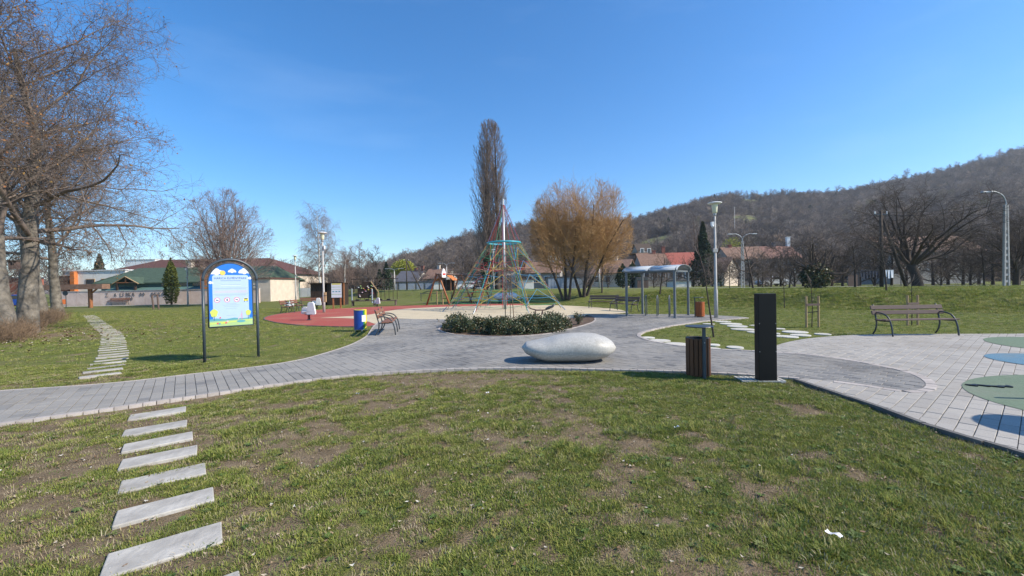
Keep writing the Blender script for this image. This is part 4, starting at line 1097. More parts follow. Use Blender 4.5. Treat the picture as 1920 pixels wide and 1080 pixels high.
# ------------------------------------------------------------------ litter bins
def litter_bin(label, loc, rz, wm, base=False, H=.72, r=.205):
    t = thing('litter_bin', label, 'litter bin', loc, rz, None)
    n = 16; sl = MB().box((0, -r, H / 2 + .02), (2 * PI * r / n * .86, .022, H - .02)).mesh('slat')
    sl.materials.append(MT[wm])
    for k in range(n):
        o = link('slat', sl, None, t, (0, 0, 0), 2 * PI * (k + .5) / n); b = o.modifiers.new('b', 'BEVEL'); b.width = .006; b.segments = 2
    part('liner', MB().lathe([(0, .06), (r - .03, .06), (r - .03, H - .01), (r - .022, H - .01), (r - .022, .05)], 24, cap=False), MT['black'], t)
    part('rim', MB().lathe([(r - .028, H - .02), (r - .028, H + .008), (r + .008, H + .008), (r + .008, H - .012)], 24, cap=False), MT['iron'], t)
    part('post', MB().box((0, -r - .034, (H + .20) / 2), (.05, .04, H + .20)), MT['anthracite'], t, bev=.006)
    part('lid', MB().lathe([(.0, H + .2), (.225, H + .2), (.23, H + .207), (.225, H + .215), (0, H + .222)], 28, cap=False, c=(0, -.06, 0)), MT['iron'], t)
    part('bolt', MB().tube([(0, -r - .055, H - .05), (0, -r - .062, H - .05)], .009, 8), MT['galv'], t)
    if base: part('foot', MB().lathe([(.14, 0), (.14, .05)], 20), MT['iron'], t)
    return t
xb, yb = G(1310, 711)
litter_bin('brown slatted litter bin with dark lid tray in front beside the black pillar', (xb + .09, yb + .20, 0), .02, 'binwood', H=.66, r=.185)
xb, yb = G(1313, 595.5)
fb = litter_bin('orange brown slatted litter bin on the paving next to the bike shelter', (xb, yb, .03), R(-115), 'binorange', True, H=.66, r=.175)

# ------------------------------------------------------------------ black pillar and its grid paver
xp, yp = G(1438, 717)
pl = thing('black_pillar', 'tall plain black metal pillar standing at the edge of the lawn', 'pillar', (xp + .03, yp + .06, -.01), R(-2))
part('body', MB().box((0, 0, .715), (.285, .13, 1.43)), MT['black'], pl, bev=.006)
part('foot_plate', MB().box((0, 0, .008), (.36, .2, .016)), MT['iron'], pl)
for s in (-1, 1):
    for z in (.5, .95): part('screw', MB().tube([(s * .128, -.064, z), (s * .128, -.069, z)], .006, 8), MT['galv'], pl)
gp = thing('grid_paver', 'pale concrete grid paver under the black pillar', 'grid paver', (xp - .02, yp + .16, 0), R(-6))
mb = MB()
for k in range(9): mb.box((-.32 + k * .08, 0, -.01), (.022, .34, .07))
for k in range(5): mb.box((0, -.16 + k * .08, -.01), (.66, .022, .066))
part('lattice', mb, MT['disc'], gp)

# ------------------------------------------------------------------ benches
def bench(label, loc, rz, L_=2.0, wm='wood', frames=2, group=None, arms=True):
    t = thing('bench', label, 'bench', loc, rz, group)
    rear = [(.27, 0), (.20, .10), (.155, .22), (.145, .34), (.155, .42), (.20, .60), (.27, .84)]
    front = [(.20, .60), (.10, .615), (-.05, .60), (-.18, .55), (-.27, .45), (-.33, .30), (-.36, .14), (-.375, 0)]
    def sm_(p): return [(0, a, b) for a, b in spl(p, 4)]
    mb = MB().tube(sm_(rear), .020, 8).tube(sm_(front), .020, 8).tube([(0, -.30, .405), (0, -.1, .39), (0, .15, .40)], .016, 8)
    me = mb.mesh('frame', True); me.materials.append(MT['iron'])
    for k in range(frames):
        o = link('frame', me, None, t, (-L_ / 2 + .12 + (L_ - .24) * k / (frames - 1), 0, 0))
    me = MB().box((0, 0, 0), (L_, .105, .035)).mesh('seat_plank'); me.materials.append(MT[wm])
    for k in range(3):
        o = link('seat_plank', me, None, t, (0, -.24 + k * .125, .425 + (.012 if k == 0 else 0)), 0, bev=.008)
    me = MB().box((0, 0, 0), (L_, .035, .115)).mesh('back_plank'); me.materials.append(MT[wm])
    for k, (y, z) in enumerate(((.165, .615), (.21, .755))):
        o = link('back_plank', me, None, t, (0, y, z), 0, bev=.008); o.rotation_euler = (-.28, 0, 0)
    return t
bench('weathered wooden bench with curved black legs on the pale paved plaza', (11.2, 11.78, .03), R(-1), 2.0, 'woodgrey')
bench('brown bench facing the sand pit beside the blue drum bin', (-4.42, 14.75, .03), R(101), 2.1, 'wood', 3)
bx, by = G(537, 587); bench('short red brown bench at the tip of the red rubber surface, leftmost there', (bx, by, .0), R(84), .8, 'wood')
bx, by = G(556, 584); bench('second short red brown bench beside the white spring rocker', (bx, by, .0), R(84), .8, 'wood')
bx, by = G(586, 577.5); bench('orange brown bench seen from behind the white spring rocker and lamp', (bx, by, .0), R(8), 2.0, 'wood')
bench('dark bench facing the sand in front of the bank, left of the shelter', (5.75, 26.6, .0), R(-28), 1.9, 'woodgrey')
bench('dark bench end on between the sand and the left post of the bike shelter', (6.25, 23.4, .0), R(-58), 1.8, 'woodgrey')
for px, lab in ((181, 'simple bench by the pink wall, right behind the wooden pergola post'), (222, 'simple bench by the pink wall under the graffiti')):
    X, Y = G(px, 572.5); bench(lab, (X, Y, 0), R(1), 2.2, 'wood')

# ------------------------------------------------------------------ blue drum bin of three coloured compartments
xd, yd = G(674, 621.5)
db = thing('drum_bin', 'blue drum bin with green and yellow side and white sticker', 'bin', (xd, yd + .1, 0), R(0))
r, H = .225, .78
for nm, m, a0, a1 in (('blue_compartment', 'plastic_blue', R(150), R(316)), ('green_compartment', 'plastic_green', R(317), R(333)), ('yellow_compartment', 'plastic_yellow', R(334), R(509))):
    part(nm, MB().lathe([(r - .02, .07), (r, .07), (r, H - .02), (r + .006, H - .018), (r + .006, H), (r - .02, H)], 22, cap=False, a0=a0, a1=a1), MT[m], db)
part('floor', MB().lathe([(0, .07), (r - .01, .075)], 24, cap=False), MT['iron'], db)
part('lid_ring', MB().lathe([(r - .07, H - .004), (r + .004, H + .004), (r - .005, H + .02), (r - .07, H + .015)], 28, cap=False), MT['plastic_yellow'], db)
part('sticker', MB().lathe([(r + .002, .36), (r + .003, .36), (r + .003, .60), (r + .002, .60)], 8, cap=False, a0=R(303), a1=R(345)), MT['white'], db)
for k in range(4):
    a = k * PI / 2 + .6; part('foot', MB().tube([(.19 * math.cos(a), .19 * math.sin(a), -.02), (.19 * math.cos(a), .19 * math.sin(a), .08)], .016, 8), MT['galv'], db)

# ------------------------------------------------------------------ park lamps
def lamp(label, loc, H=5.0, rz=0.0, extra=True):
    t = thing('park_lamp', label, 'lamp post', loc, rz, 'disc topped park lamps')
    part('pole', MB().tube([(0, 0, -.1), (0, 0, 1.2), (0, 0, 1.25), (0, 0, H - .55)], [.085, .078, .06, .042], 14), MT['poletube'], t, True)
    part('collar', MB().lathe([(.05, H - .62), (.06, H - .56), (.07, H - .50)], 14), MT['galv'], t, True)
    part('lantern', MB().lathe([(.085, H - .50), (.10, H - .44), (.125, H - .12), (.12, H - .10)], 18), MT['cream'], t, True)
    part('disc_top', MB().lathe([(.0, H - .095), (.26, H - .095), (.29, H - .07), (.28, H - .05), (.12, H - .01), (.05, H), (0, H)], 24, cap=False), MT['white'], t, True)
    if extra:
        c = part('camera_box', MB().box((-.12, -.02, H - .95), (.12, .10, .16)), MT['white'], t, bev=.01)
        part('camera_dome', MB().lathe([(.0, -.09), (.04, -.075), (.055, -.04), (.055, 0)], 12, c=(-.12, -.03, H - 1.02)), MT['white'], c, True)
        part('cable', MB().tube([(.03, -.03, H - .8), (.14, -.05, H - 1.1), (.15, -.05, H - 1.5), (.05, -.04, H - 1.85)], .008, 5), MT['wire'], t)
        part('junction_box', MB().box((-.03, -.07, 2.9), (.2, .06, .16)), MT['poletube'], t, bev=.01)
    return t
X, Y = G(1343, 597); l1 = lamp('tall lamp post with pale disc top and camera beside the bike shelter', (X, Y, .02), 5.0)
X, Y = G(607.5, 586.5); dup(l1, (X, Y, .0), 2.6, 'tall lamp post with disc top rising from the red rubber surface', scale=1.04)
X, Y = G(555, 567.5); dup(l1, (X, Y, .0), 2.2, 'lamp post with disc top standing in grass left of the dark shed', scale=(1, 1, 1.04))
X, Y = G(352.5, 573); lamp('shorter lamp post with disc top in grass left of the arched sign', (X, Y, .0), 4.75)
X, Y, Z = at(926, 52); lamp('far lamp post with disc top seen through the climbing net', (X, Y, Z), 5.1, 0, False)
# wooden box on the lamp pole over the red surface
pb = thing('pole_box', 'small pale wooden box strapped to the lamp post by the info board', 'box', (*[v for v in PX(610, 557, 26.75)][:2], PX(610, 557, 26.75)[2]), 0)
part('box', MB().box((.03, -.09, 0), (.14, .1, .62)), MT['stake'], pb, bev=.01); part('strap', MB().box((.03, -.10, .1), (.15, .11, .03)), MT['iron'], pb)

# ------------------------------------------------------------------ bike shelter
def shelter():
    A_, B_ = np.array([5.33, 19.62]), np.array([7.03, 18.22]); e = (B_ - A_); L_ = np.hypot(*e); rz = math.atan2(e[1], e[0]); Wd = 1.86
    c = (A_ + B_) / 2; nrm = np.array([-e[1], e[0]]) / L_; c = c + nrm * Wd / 2
    t = thing('bike_shelter', 'grey steel bike shelter with curved translucent roof and hoops', 'shelter', (c[0], c[1], .03), rz)
    hx, hy, H = L_ / 2, Wd / 2, 2.03
    for sx in (-1, 1):
        for sy in (-1, 1):
            p = part('post', MB().box((sx * hx, sy * hy, H / 2), (.09, .09, H)), MT['steelgrey'], t, bev=.008)
            part('foot_plate', MB().box((sx * hx, sy * hy, .006), (.18, .18, .012)), MT['steelgrey'], p)
    for sy in (-1, 1): part('side_beam', MB().bar((-hx - .1, sy * hy, H + .04), (hx + .1, sy * hy, H + .04), .06, .08), MT['steelgrey'], t)
    arc = lambda x, off=0.0, n=14: [(x, -(hy + .08) * math.cos(k * PI / n), H + .06 + (.21 + off) * math.sin(k * PI / n)) for k in range(n + 1)]
    for x in (-hx - .08, 0, hx + .08): part('roof_rib', MB().tube(arc(x), .028, 8), MT['steelgrey'], t, True)
    for x in (-hx, hx): part('cross_beam', MB().bar((x, -hy, H + .02), (x, hy, H + .02), .05, .07), MT['steelgrey'], t)
    for x0, x1 in ((-hx - .16, -.02), (.02, hx + .16)):
        mb = MB(); n = 14
        for o_ in (.03, .042):
            for x in (x0, x1): mb.v += arc(x, o_)
        k = n + 1
        for q in range(n):
            mb.f += [(q, q + 1, k + q + 1, k + q), (2 * k + q, 3 * k + q, 3 * k + q + 1, 2 * k + q + 1), (q, 2 * k + q, 2 * k + q + 1, q + 1), (k + q, k + q + 1, 3 * k + q + 1, 3 * k + q)]
        part('roof_sheet', mb, MT['polycarb'], t, True)
    for x in (-.55, 0.0, .55):
        h = thing('bike_hoop', {-.55: 'steel bike hoop under the shelter, leftmost of three', 0.0: 'steel bike hoop in the middle under the shelter', .55: 'steel bike hoop under the shelter nearest the front right post'}[x], 'bike rack',
                  (c[0] + e[0] / L_ * x, c[1] + e[1] / L_ * x, .03), rz + .25, 'bike hoops under the shelter')
        part('tube', MB().tube([(0, -.27, 0), (0, -.27, .78)] + [(0, -.27 * math.cos(q), .78 + .17 * math.sin(q)) for q in np.linspace(.3, PI - .3, 8)] + [(0, .27, .78), (0, .27, 0)], .022, 8), MT['steelgrey'], h, True)
        for s in (-1, 1): part('flange', MB().lathe([(.06, 0), (.06, .01)], 12, c=(0, s * .27, 0)), MT['galv'], h)
shelter()

# ------------------------------------------------------------------ rope climbing pyramid
def pyramid():
    cx, cy = PX(947, 580, 27)[0], 27.0; t = thing('climbing_net', 'tall rope climbing pyramid with silver mast and turquoise ring', 'climbing frame', (cx, cy, 0))
    part('mast', MB().tube([(0, 0, -.1), (-.01, 0, 7.0)], [.10, .075], 14), MT['galv'], t, True)
    part('mast_cap', MB().lathe([(.08, 6.98), (.05, 7.08), (0, 7.1)], 12), MT['galv'], t)
    zr, rr = 4.27, 1.06
    part('ring', MB().tube([(rr * math.cos(a), rr * math.sin(a), zr) for a in np.linspace(0, 2 * PI, 41)], .055, 8), MT['ring_blue'], t, True)
    cols = ['rope_r', 'rope_y', 'rope_g', 'rope_b', 'rope_n']; N = 8; r0 = .0145
    def sag(a, b, s, n=6): return [tuple(Vector(a).lerp(Vector(b), q / n) - Vector((0, 0, s * math.sin(PI * q / n)))) for q in range(n + 1)]
    anch = [(4.05 * math.cos(k * PI / 4 + .35), 4.05 * math.sin(k * PI / 4 + .35), 0) for k in range(N)]
    for k in range(16):
        a = k * PI / 8 + .35; p = (rr * math.cos(a), rr * math.sin(a), zr)
        part('top_rope', MB().tube([(0, 0, 6.85), p], r0 * (.95 if k % 2 else .7), 5), MT[['rope_r', 'rope_r', 'rope_b', 'rope_r', 'rope_g', 'rope_r'][k % 6]], t)
    for k in range(N):
        a = k * PI / 4 + .35
        for j, da in enumerate((-.2, 0.0, .2)):
            p = (rr * math.cos(a + da), rr * math.sin(a + da), zr); f = .96 if j == 1 else .93
            q = (anch[k][0] * f, anch[k][1] * f, .12)
            part('guy_rope', MB().tube(sag(p, q, .1), r0, 5), MT[['rope_y', 'rope_g', 'rope_n', 'rope_b', 'rope_g', 'rope_r', 'rope_b'][(k * 3 + j * 2) % 7]], t)
        part('anchor', MB().tube([anch[k], (anch[k][0] * .93, anch[k][1] * .93, .3)], .03, 6), MT['galv'], t)
    def ringpt(k, z):                                    # a point on guy k at height z
        f = (z - .1) / (zr - .1); a = k * PI / 4 + .35; R_ = 3.9 * (1 - f) + rr * f
        return (R_ * math.cos(a), R_ * math.sin(a), z)
    for z, m in ((.45, 'rope_g'), (.85, 'rope_b'), (1.3, 'rope_g'), (1.75, 'rope_n'), (2.2, 'rope_b'), (2.65, 'rope_n'), (3.05, 'rope_r'), (3.5, 'rope_g'), (3.9, 'rope_n')):
        mb = MB()
        for k in range(N): mb.tube(sag(ringpt(k, z), ringpt((k + 1) % N, z), .06 + .05 * (k % 3)), .011, 4)
        part('net_course', mb, MT[m], t)
    for k in range(N):                                   # diagonal meshes between the guys, inner net floor and hanging net
        mb = MB()
        for z0, z1 in ((.45, 1.3), (1.3, 2.2), (2.2, 3.05), (3.05, 3.9)):
            a, b = Vector(ringpt(k, z0)), Vector(ringpt((k + 1) % N, z0)); c_ = (Vector(ringpt(k, z1)) + Vector(ringpt((k + 1) % N, z1))) / 2
            mb.tube(sag(a, c_, .03, 3), .014, 4).tube(sag(b, c_, .03, 3), .014, 4)
        part('net_mesh', mb, MT[cols[(k * 2 + 1) % 5]], t)
        mb = MB(); a = Vector(ringpt(k, 2.75)); b = Vector(ringpt((k + 1) % N, 2.75))
        for f in (.35, .65, .9):
            mb.tube(sag(a * f + Vector((0, 0, 2.75 * (1 - f) - .1)), b * f + Vector((0, 0, 2.75 * (1 - f) - .1)), .06, 4), .011, 4)
        mb.tube(sag(a, (0, 0, 2.75), .22), .012, 4)
        for f in (.5,): mb.tube(sag(a.lerp(b, f), (0, 0, 2.6), .2), .014, 4)
        part('net_floor', mb, MT[['rope_r', 'rope_y', 'rope_r', 'rope_n'][k % 4]], t)
        a = k * PI / 4 + .7
        part('inner_rope', MB().tube([(rr * .8 * math.cos(a), rr * .8 * math.sin(a), zr), (.9 * math.cos(a), .9 * math.sin(a), 2.6), (1.6 * math.cos(a), 1.6 * math.sin(a), .15)], .015, 4), MT[['rope_n', 'rope_r', 'rope_n', 'rope_y'][k % 4]], t)
pyramid()

# ------------------------------------------------------------------ planting bed: one mass of low shrubs, rose bush, staked sapling
def shrub_bed():
    t = thing('hedge', 'low dense evergreen shrubs filling the oval bed on the path', 'hedge', (0, 0, .03))
    r = np.random.default_rng(12); lv, stems = [], MB()
    tip = G(838, 622); cs = []
    for k in range(56):
        px = r.uniform(846, 1062); base = 629.5 - 8 * ((px - 945) / 112) ** 2; py = base - r.random() ** 1.2 * 13
        x, y = G(px, py); cs.append((x, y, r.uniform(.30, .40), r.uniform(.33, .47)))
    for x, y, rad, h in cs:
        n = 520; d = norm(r.normal(0, 1, (n, 3))); d[:, 2] = np.abs(d[:, 2]) * 1.0
        q = r.uniform(.55, 1.08, (n, 1)) ** .6
        P = d * q * [rad, rad, h]; P[:, 2] += .02; P[:, :2] += [x, y]; lv.append(P)
        m = 10; sp_ = r.normal(0, .5, (m, 2)) * rad
        for u, v in sp_:
            hh = h * r.uniform(1.0, 1.25); nn = 14; tt = np.linspace(.35, 1, nn)[:, None]
            lv.append(np.array([[x, y, 0]]) + tt * np.array([[u, v, hh]]) + r.normal(0, .022, (nn, 3)))
        for _ in range(4):
            a = r.uniform(0, 6.28); stems.tube([(x, y, -.03), (x + .2 * math.cos(a), y + .2 * math.sin(a), h * .8)], .006, 4, False)
    part('stems', stems, MT['drytwig'], t)['kind'] = 'stuff'
    link('foliage', leafquads('foliage', np.concatenate(lv), .036, MT['shrub'], 5, .5), None, t, kind='stuff')
shrub_bed()
x, y = G(1086, 610)
rb = thing('rose_bush', 'small lone leafy bush at the right end of the planting bed', 'bush', (x, y, .03))
r_ = np.random.default_rng(3); st = MB(); P_ = []
for k in range(12):
    a = r_.uniform(0, 6.28); h = r_.uniform(.3, .5); q = r_.uniform(.1, .26); tipp = Vector((q * math.cos(a), q * math.sin(a), h)); st.tube([(0, 0, -.03), tipp * .5 + Vector((0, 0, .05)), tipp], .007, 4)
    P_ += [tuple(tipp * r_.uniform(.25, 1.05) + Vector(r_.normal(0, .04, 3))) for _ in range(34)]
part('stems', st, MT['drytwig'], rb); link('foliage', leafquads('foliage', np.array(P_), .032, MT['shrub'], 8), None, rb)
def staked(label, loc, rz, n=2, H=1.05, up=2.1, tape=True):
    t = thing('staked_sapling', label, 'sapling', loc, rz)
    for k in range(n):
        a = 2 * PI * k / max(n, 2); part('stake', MB().tube([(.22 * math.cos(a), .22 * math.sin(a), -.1), (.22 * math.cos(a), .22 * math.sin(a), H)], .034, 8), MT['stake'], t)
    if n > 1:
        part('crossbar', MB().bar((-.24, -.03, H - .28), (.24, -.03, H - .28), .02, .07), MT['woodgrey'], t)
        part('tie', MB().bar((-.22, 0, H - .55), (.22, 0, H - .52), .02, .025), MT['black'], t)
    part('stem', MB().tube([(0, .03, -.05), (.03, .03, H * .6), (0, .02, H), (-.04, 0, up * .8)], [.016, .013, .011, .004], 6), MT['bark_dark'], t)
    r = np.random.default_rng(int(H * 100 + n)); mb = MB()
    for _ in range(14):
        z = r.uniform(.75, up * .75); a = r.uniform(0, 6.28); d = r.uniform(.15, .45)
        mb.tube([(-.02, .01, z), (d * .6 * math.cos(a), d * .6 * math.sin(a), z + .18), (d * math.cos(a), d * math.sin(a), z + .3)], .004, 3)
    part('twigs', mb, MT['twig'], t)
x, y = G(1524, 614); staked('sapling between two pine stakes on the lawn right of the black pillar', (x, y, 0), R(5))
x, y = G(1712, 610); staked('sapling between two pine stakes right behind the weathered bench', (x, y, 0), R(12), H=1.02)
x, y = G(954, 614)
t_ = thing('bed_sapling', 'thin forked sapling with thin poles growing from the hedge', 'sapling', (x, y, .03))
part('pole', MB().tube([(-.13, 0, -.05), (-.10, .05, 1.95)], .018, 6), MT['drytwig'], t_); part('pole', MB().tube([(.22, 0, -.05), (.10, 0, 1.9)], .018, 6), MT['drytwig'], t_)
sap = small_tree(40, 2.6, .6, .016, 'twig', .5, .005, 28)
link('trunk', sap[0], None, t_, (.07, 0, 0)); link('crown', sap[1], None, t_, (.07, 0, 0))
for px, py in ((1262, 583), (1405, 575)):
    pass

# ------------------------------------------------------------------ playground pieces
def spring_rocker(label, px, py, rz, s=1.0, m='white'):
    x, y = G(px, py); t = thing('spring_rocker', label, 'spring rocker', (x, y, .02), rz, None, s)
    sp_ = [(.055 * math.cos(a), .055 * math.sin(a), .03 + .22 * a / (2 * PI * 5)) for a in np.linspace(0, 2 * PI * 5, 60)]
    part('spring', MB().tube(sp_, .014, 5), MT['black'], t); part('base', MB().lathe([(.12, 0), (.12, .03)], 16), MT['iron'], t)
    def pan(nm, x, z, w, h, tp, y=0.0):
        pr = spl([(x - w / 2, z), (x, z - .02), (x + w / 2, z), (x + w / 2 * (1 + tp) / 2, z + h * .6), (x + w / 2 * tp, z + h * .93), (x, z + h), (x - w / 2 * tp, z + h * .93), (x - w / 2 * (1 + tp) / 2, z + h * .6)], 4, True)
        part(nm, MB().prism([tuple(p) for p in pr], y - .05, y + .05, lambda a, b, h_: (a, h_, b)), MT[m], t, bev=.02)
    pan('back_panel', .16, .30, .46, .60, .62, -.05); pan('front_panel', -.26, .32, .38, .34, .7, .12)
    part('seat', MB().box((-.05, .05, .42), (.5, .3, .05)), MT[m], t, bev=.01)
    part('handle', MB().tube([(-.26, -.1, .62), (-.26, .0, .72), (-.26, .3, .72)], .015, 6), MT['iron'], t)
    part('plate', MB().box((0, 0, .275), (.3, .24, .02)), MT['iron'], t)
spring_rocker('white spring rocker nearest on the red rubber surface', 579, 601, R(-5), 1.0)
spring_rocker('white spring rocker in the grass behind the lamp on the red surface', 594, 579, R(5), .9)
spring_rocker('pale spring rocker at the back edge of the red strip', 707, 575.5, R(-20), .8)
spring_rocker('pale grey spring rocker between the two short red brown benches', 543, 579.5, R(20), .8)

# sand toy: a low wooden seesaw animal
x, y = G(1010, 594); t = thing('seesaw_animal', 'low grey wooden seesaw animal standing in the sand by the net', 'play animal', (x, y, .02), R(2))
part('beam', MB().tube([(-.35, 0, .38), (-.1, 0, .31), (.35, 0, .31)], [.025, .035, .035], 8), MT['woodgrey'], t, True)
part('tail', MB().tube([(-.35, 0, .38), (-.62, 0, .60)], .02, 6).tube([(-.35, 0, .36), (-.6, 0, .48)], .015, 6), MT['woodgrey'], t)
part('head', MB().tube([(.35, 0, .34), (.52, 0, .42), (.70, 0, .48), (.80, 0, .60)], [.05, .075, .06, .04], 8), MT['iron'], t, True)
for xx in (-.15, .2): part('leg', MB().tube([(xx, 0, .31), (xx - .08, .1, -.03)], .025, 6).tube([(xx, 0, .31), (xx, -.1, -.03)], .025, 6), MT['woodgrey'], t)

# info board on two posts, dark shed, notice board
x, y = G(632, 579); t = thing('info_board', 'white information board with green lines on two wooden posts', 'information board', (x, y, 0), R(4))
for s in (-1, 1): part('post', MB().box((s * .27, 0, .8), (.09, .09, 1.7)), MT['log'], t)
pn = part('panel', MB().box((0, -.06, 1.38), (.74, .03, 1.06)), MT['print_white'], t)
for z, h, m, w_ in ((1.86, .08, 'print_yellow', .66), (1.64, .025, 'print_green', .72), (1.46, .02, 'print_green', .72), (1.30, .07, 'print_teal', .10), (1.09, .03, 'print_green', .72)):
    if w_ < .2:
        for xx in (-.22, 0, .22): part('picture', MB().box((xx, -.078, z), (.14, .004, h)), MT['print_teal'], pn)
    else: part('text_line', MB().box((0, -.078, z), (w_, .004, h)), MT[m], pn)
def shed():
    X0, Y, _ = PX(583, 563, 38); X1 = PX(644, 563, 38)[0]; w_ = X1 - X0
    t = thing('dark_shed', 'dark brown wooden shed behind the white information board', 'shed', ((X0 + X1) / 2, Y, 0), R(2)); H = 1.98
    n = 16; me = MB().box((0, 0, H / 2), (w_ / n - .015, .03, H)).mesh('board'); me.materials.append(MT['shed'])
    for k in range(n):
        if k in (7,): continue
        link('board', me, None, t, (-w_ / 2 + (k + .5) * w_ / n, random.uniform(-.006, .006), 0))
    for s in (-1, 1): part('side_wall', MB().box((s * (w_ / 2 - .02), .62, H / 2), (.05, 1.18, H)), MT['shed'], t)
    part('back_wall', MB().box((0, 1.22, H / 2), (w_, .05, H)), MT['shed'], t)
    part('roof', MB().box((0, .55, H + .035), (w_ + .16, 1.6, .07)), MT['shed'], t)
    part('post', MB().box((w_ / 2 + .04, -.06, H / 2), (.12, .1, H)), MT['log'], t)
shed()
x, y = G(513, 562.5); t = thing('notice_board', 'small roofed notice board of brown wood by the beige building', 'notice board', (x, y, 0), R(3))
for s in (-1, 1): part('post', MB().box((s * .5, 0, .75), (.08, .08, 1.6)), MT['shed'], t)
pn = part('panel', MB().box((0, -.02, .98), (.94, .05, .8)), MT['stake'], t)
for xx, zz, s in ((-.25, 1.15, .2), (.1, 1.15, .22), (-.2, .9, .2), (.2, .88, .18)): part('notice', MB().box((xx, -.05, zz), (s, .006, .18)), MT['white'], pn)
part('roof', MB().box((0, 0, 1.58), (1.4, .7, .08)), MT['shed'], t)

# climbing wall with coloured holds, steel posts and step deck
x, y, z = at(688, 50); t = thing('climbing_wall', 'dark climbing wall with coloured holds and pale edge board', 'climbing wall', (x, y, 0), R(4))
part('wall', MB().prism([(-1.1, .25), (1.1, .25), (1.15, 1.2), (.5, 2.2), (-.5, 2.2), (-1.1, 1.3)], -.05, .05, lambda a, b, h: (a, h, b)), MT['shed'], t)
part('edge_board', MB().bar((.50, -.08, 2.2), (1.35, -.08, .95), .08, .14, up=(0, 1, 0)).bar((1.35, -.08, .98), (1.35, -.08, .4), .08, .12, up=(0, 1, 0)), MT['stake'], t)
hr = np.random.default_rng(9)
hold = {m: MB().lathe([(.0, -.05), (.09, -.03), (.10, .02), (.0, .06)], 7, cap=False).mesh('hold') for m in ('rope_r', 'rope_y', 'print_green', 'print_pink', 'white')}
for m, me in hold.items(): me.materials.append(MT[m])
for k in range(26):
    link('hold', hold[list(hold)[k % 5]], None, t, (hr.uniform(-.95, .95), -.09, hr.uniform(.45, 1.75)), hr.uniform(0, 3))
wf = thing('climbing_gantry', 'dark wooden rope frame with thin uprights behind the climbing wall', 'play frame', (x + .1, y + 2, 0), R(3))
for k in range(12): part('upright', MB().tube([(-2.6 + k * .5, 0, 0), (-2.6 + k * .5 + hr.normal(0, .05), 0, 2.55)], .035, 5), MT['shed'], wf)
part('top_rail', MB().bar((-2.7, 0, 2.55), (3.0, 0, 2.55), .08, .08), MT['shed'], wf)
for px, py, h in ((660, 563, 1.35), (698, 568, 1.35), (648, 559, 1.3)):
    X, Y = G(px, py); q = thing('steel_post', {660: 'pale blue steel post left of the climbing wall', 698: 'pale blue steel post in front of the climbing wall', 648: 'pale steel post at the right corner of the dark shed'}[px], 'post', (X, Y, 0))
    part('tube', MB().tube([(0, 0, -.05), (0, 0, h)], .07, 10), MT['door_grey'], q); part('cap', MB().lathe([(.075, h), (.06, h + .04), (0, h + .05)], 10), MT['galv'], q)
x, y = G(702, 573); q = thing('balance_deck', 'long low balance beam deck in the grass behind the red strip', 'balance beam', (x, y, 0), R(2))
part('deck', MB().box((0, 0, .42), (3.8, .5, .07)), MT['woodgrey'], q)
for xx in (-1.8, 0, 1.8): part('leg', MB().box((xx, 0, .19), (.09, .4, .4)), MT['woodgrey'], q)
for xx in (-1.4, -.6, .5, 1.2): part('step', MB().lathe([(.16, .46), (.17, .52), (.12, .56)], 10, c=(xx, 0, 0)), MT['black'], q)

# swing: two A frames of orange logs with beam and seats
def swing():
    P0 = Vector((*G(803, 574), 0)); d0 = P0.y
    X1 = PX(898, 570, d0 + 6)[0]
    A_, B_ = Vector((P0.x + .6, d0 + 1, 0)), Vector((X1, d0 + 7.5, 0)); e = B_ - A_; L_ = e.length; rz = math.atan2(e.y, e.x)
    t = thing('swing_set', 'long log swing set with orange A frames beside the climbing net', 'swing', A_, rz); H = 2.55
    for xx in (0, L_ * .5, L_):
        for s in (-1, 1): part('leg', MB().tube([(xx, s * 1.15, -.05), (xx, s * .08, H)], .075, 8), MT['log'], t, True)
    part('beam', MB().tube([(-.2, 0, H), (L_ + .2, 0, H)], .08, 8), MT['woodgrey'], t, True)
    for k, xx in enumerate((L_ * .14, L_ * .32, L_ * .64, L_ * .84)):
        st = part('swing_seat', MB().box((xx, 0, .5), (.46, .18, .04)), MT['black'], t)
        part('chain', MB().tube([(xx - .22, 0, .5), (xx - .25, 0, H)], .012, 4).tube([(xx + .22, 0, .5), (xx + .25, 0, H)], .012, 4), MT['iron'], st)
    part('mask_plate', MB().prism([(-.28, 0), (.28, 0), (.34, .3), (.16, .62), (0, .74), (-.16, .62), (-.34, .3)], -.03, .03, lambda a, b, h: (a * .9, h - .6, H - .3 + b)), MT['white'], t)
    part('mask_mouth', MB().box((0, -.65, H - .02), (.36, .03, .12)), MT['redpaint'], t)
swing()
# orange play house
x, y, z = at(838, 56); t = thing('play_house', 'small orange roofed play house behind the swing', 'play house', (x, y, z), R(-12))
for sx in (-1, 1):
    for sy in (-1, 1): part('post', MB().box((sx * .8, sy * .7, .8), (.1, .1, 1.6)), MT['log'], t)
for s in (-1, 1): part('roof_panel', MB().bar((0, s * .0, 2.3), (s * 1.15, 0, 1.35), 1.9, .06, up=(0, 1, 0)) if False else MB().add([(0, -1, 2.3), (0, 1, 2.3), (s * 1.2, 1, 1.35), (s * 1.2, -1, 1.35), (0, -1, 2.36), (0, 1, 2.36), (s * 1.24, 1, 1.41), (s * 1.24, -1, 1.41)],
     [(0, 1, 2, 3), (7, 6, 5, 4), (0, 4, 5, 1), (3, 2, 6, 7), (0, 3, 7, 4), (1, 5, 6, 2)]), MT['orange'], t)
part('back_wall', MB().box((0, .72, .75), (1.6, .05, 1.5)), MT['shed'], t)
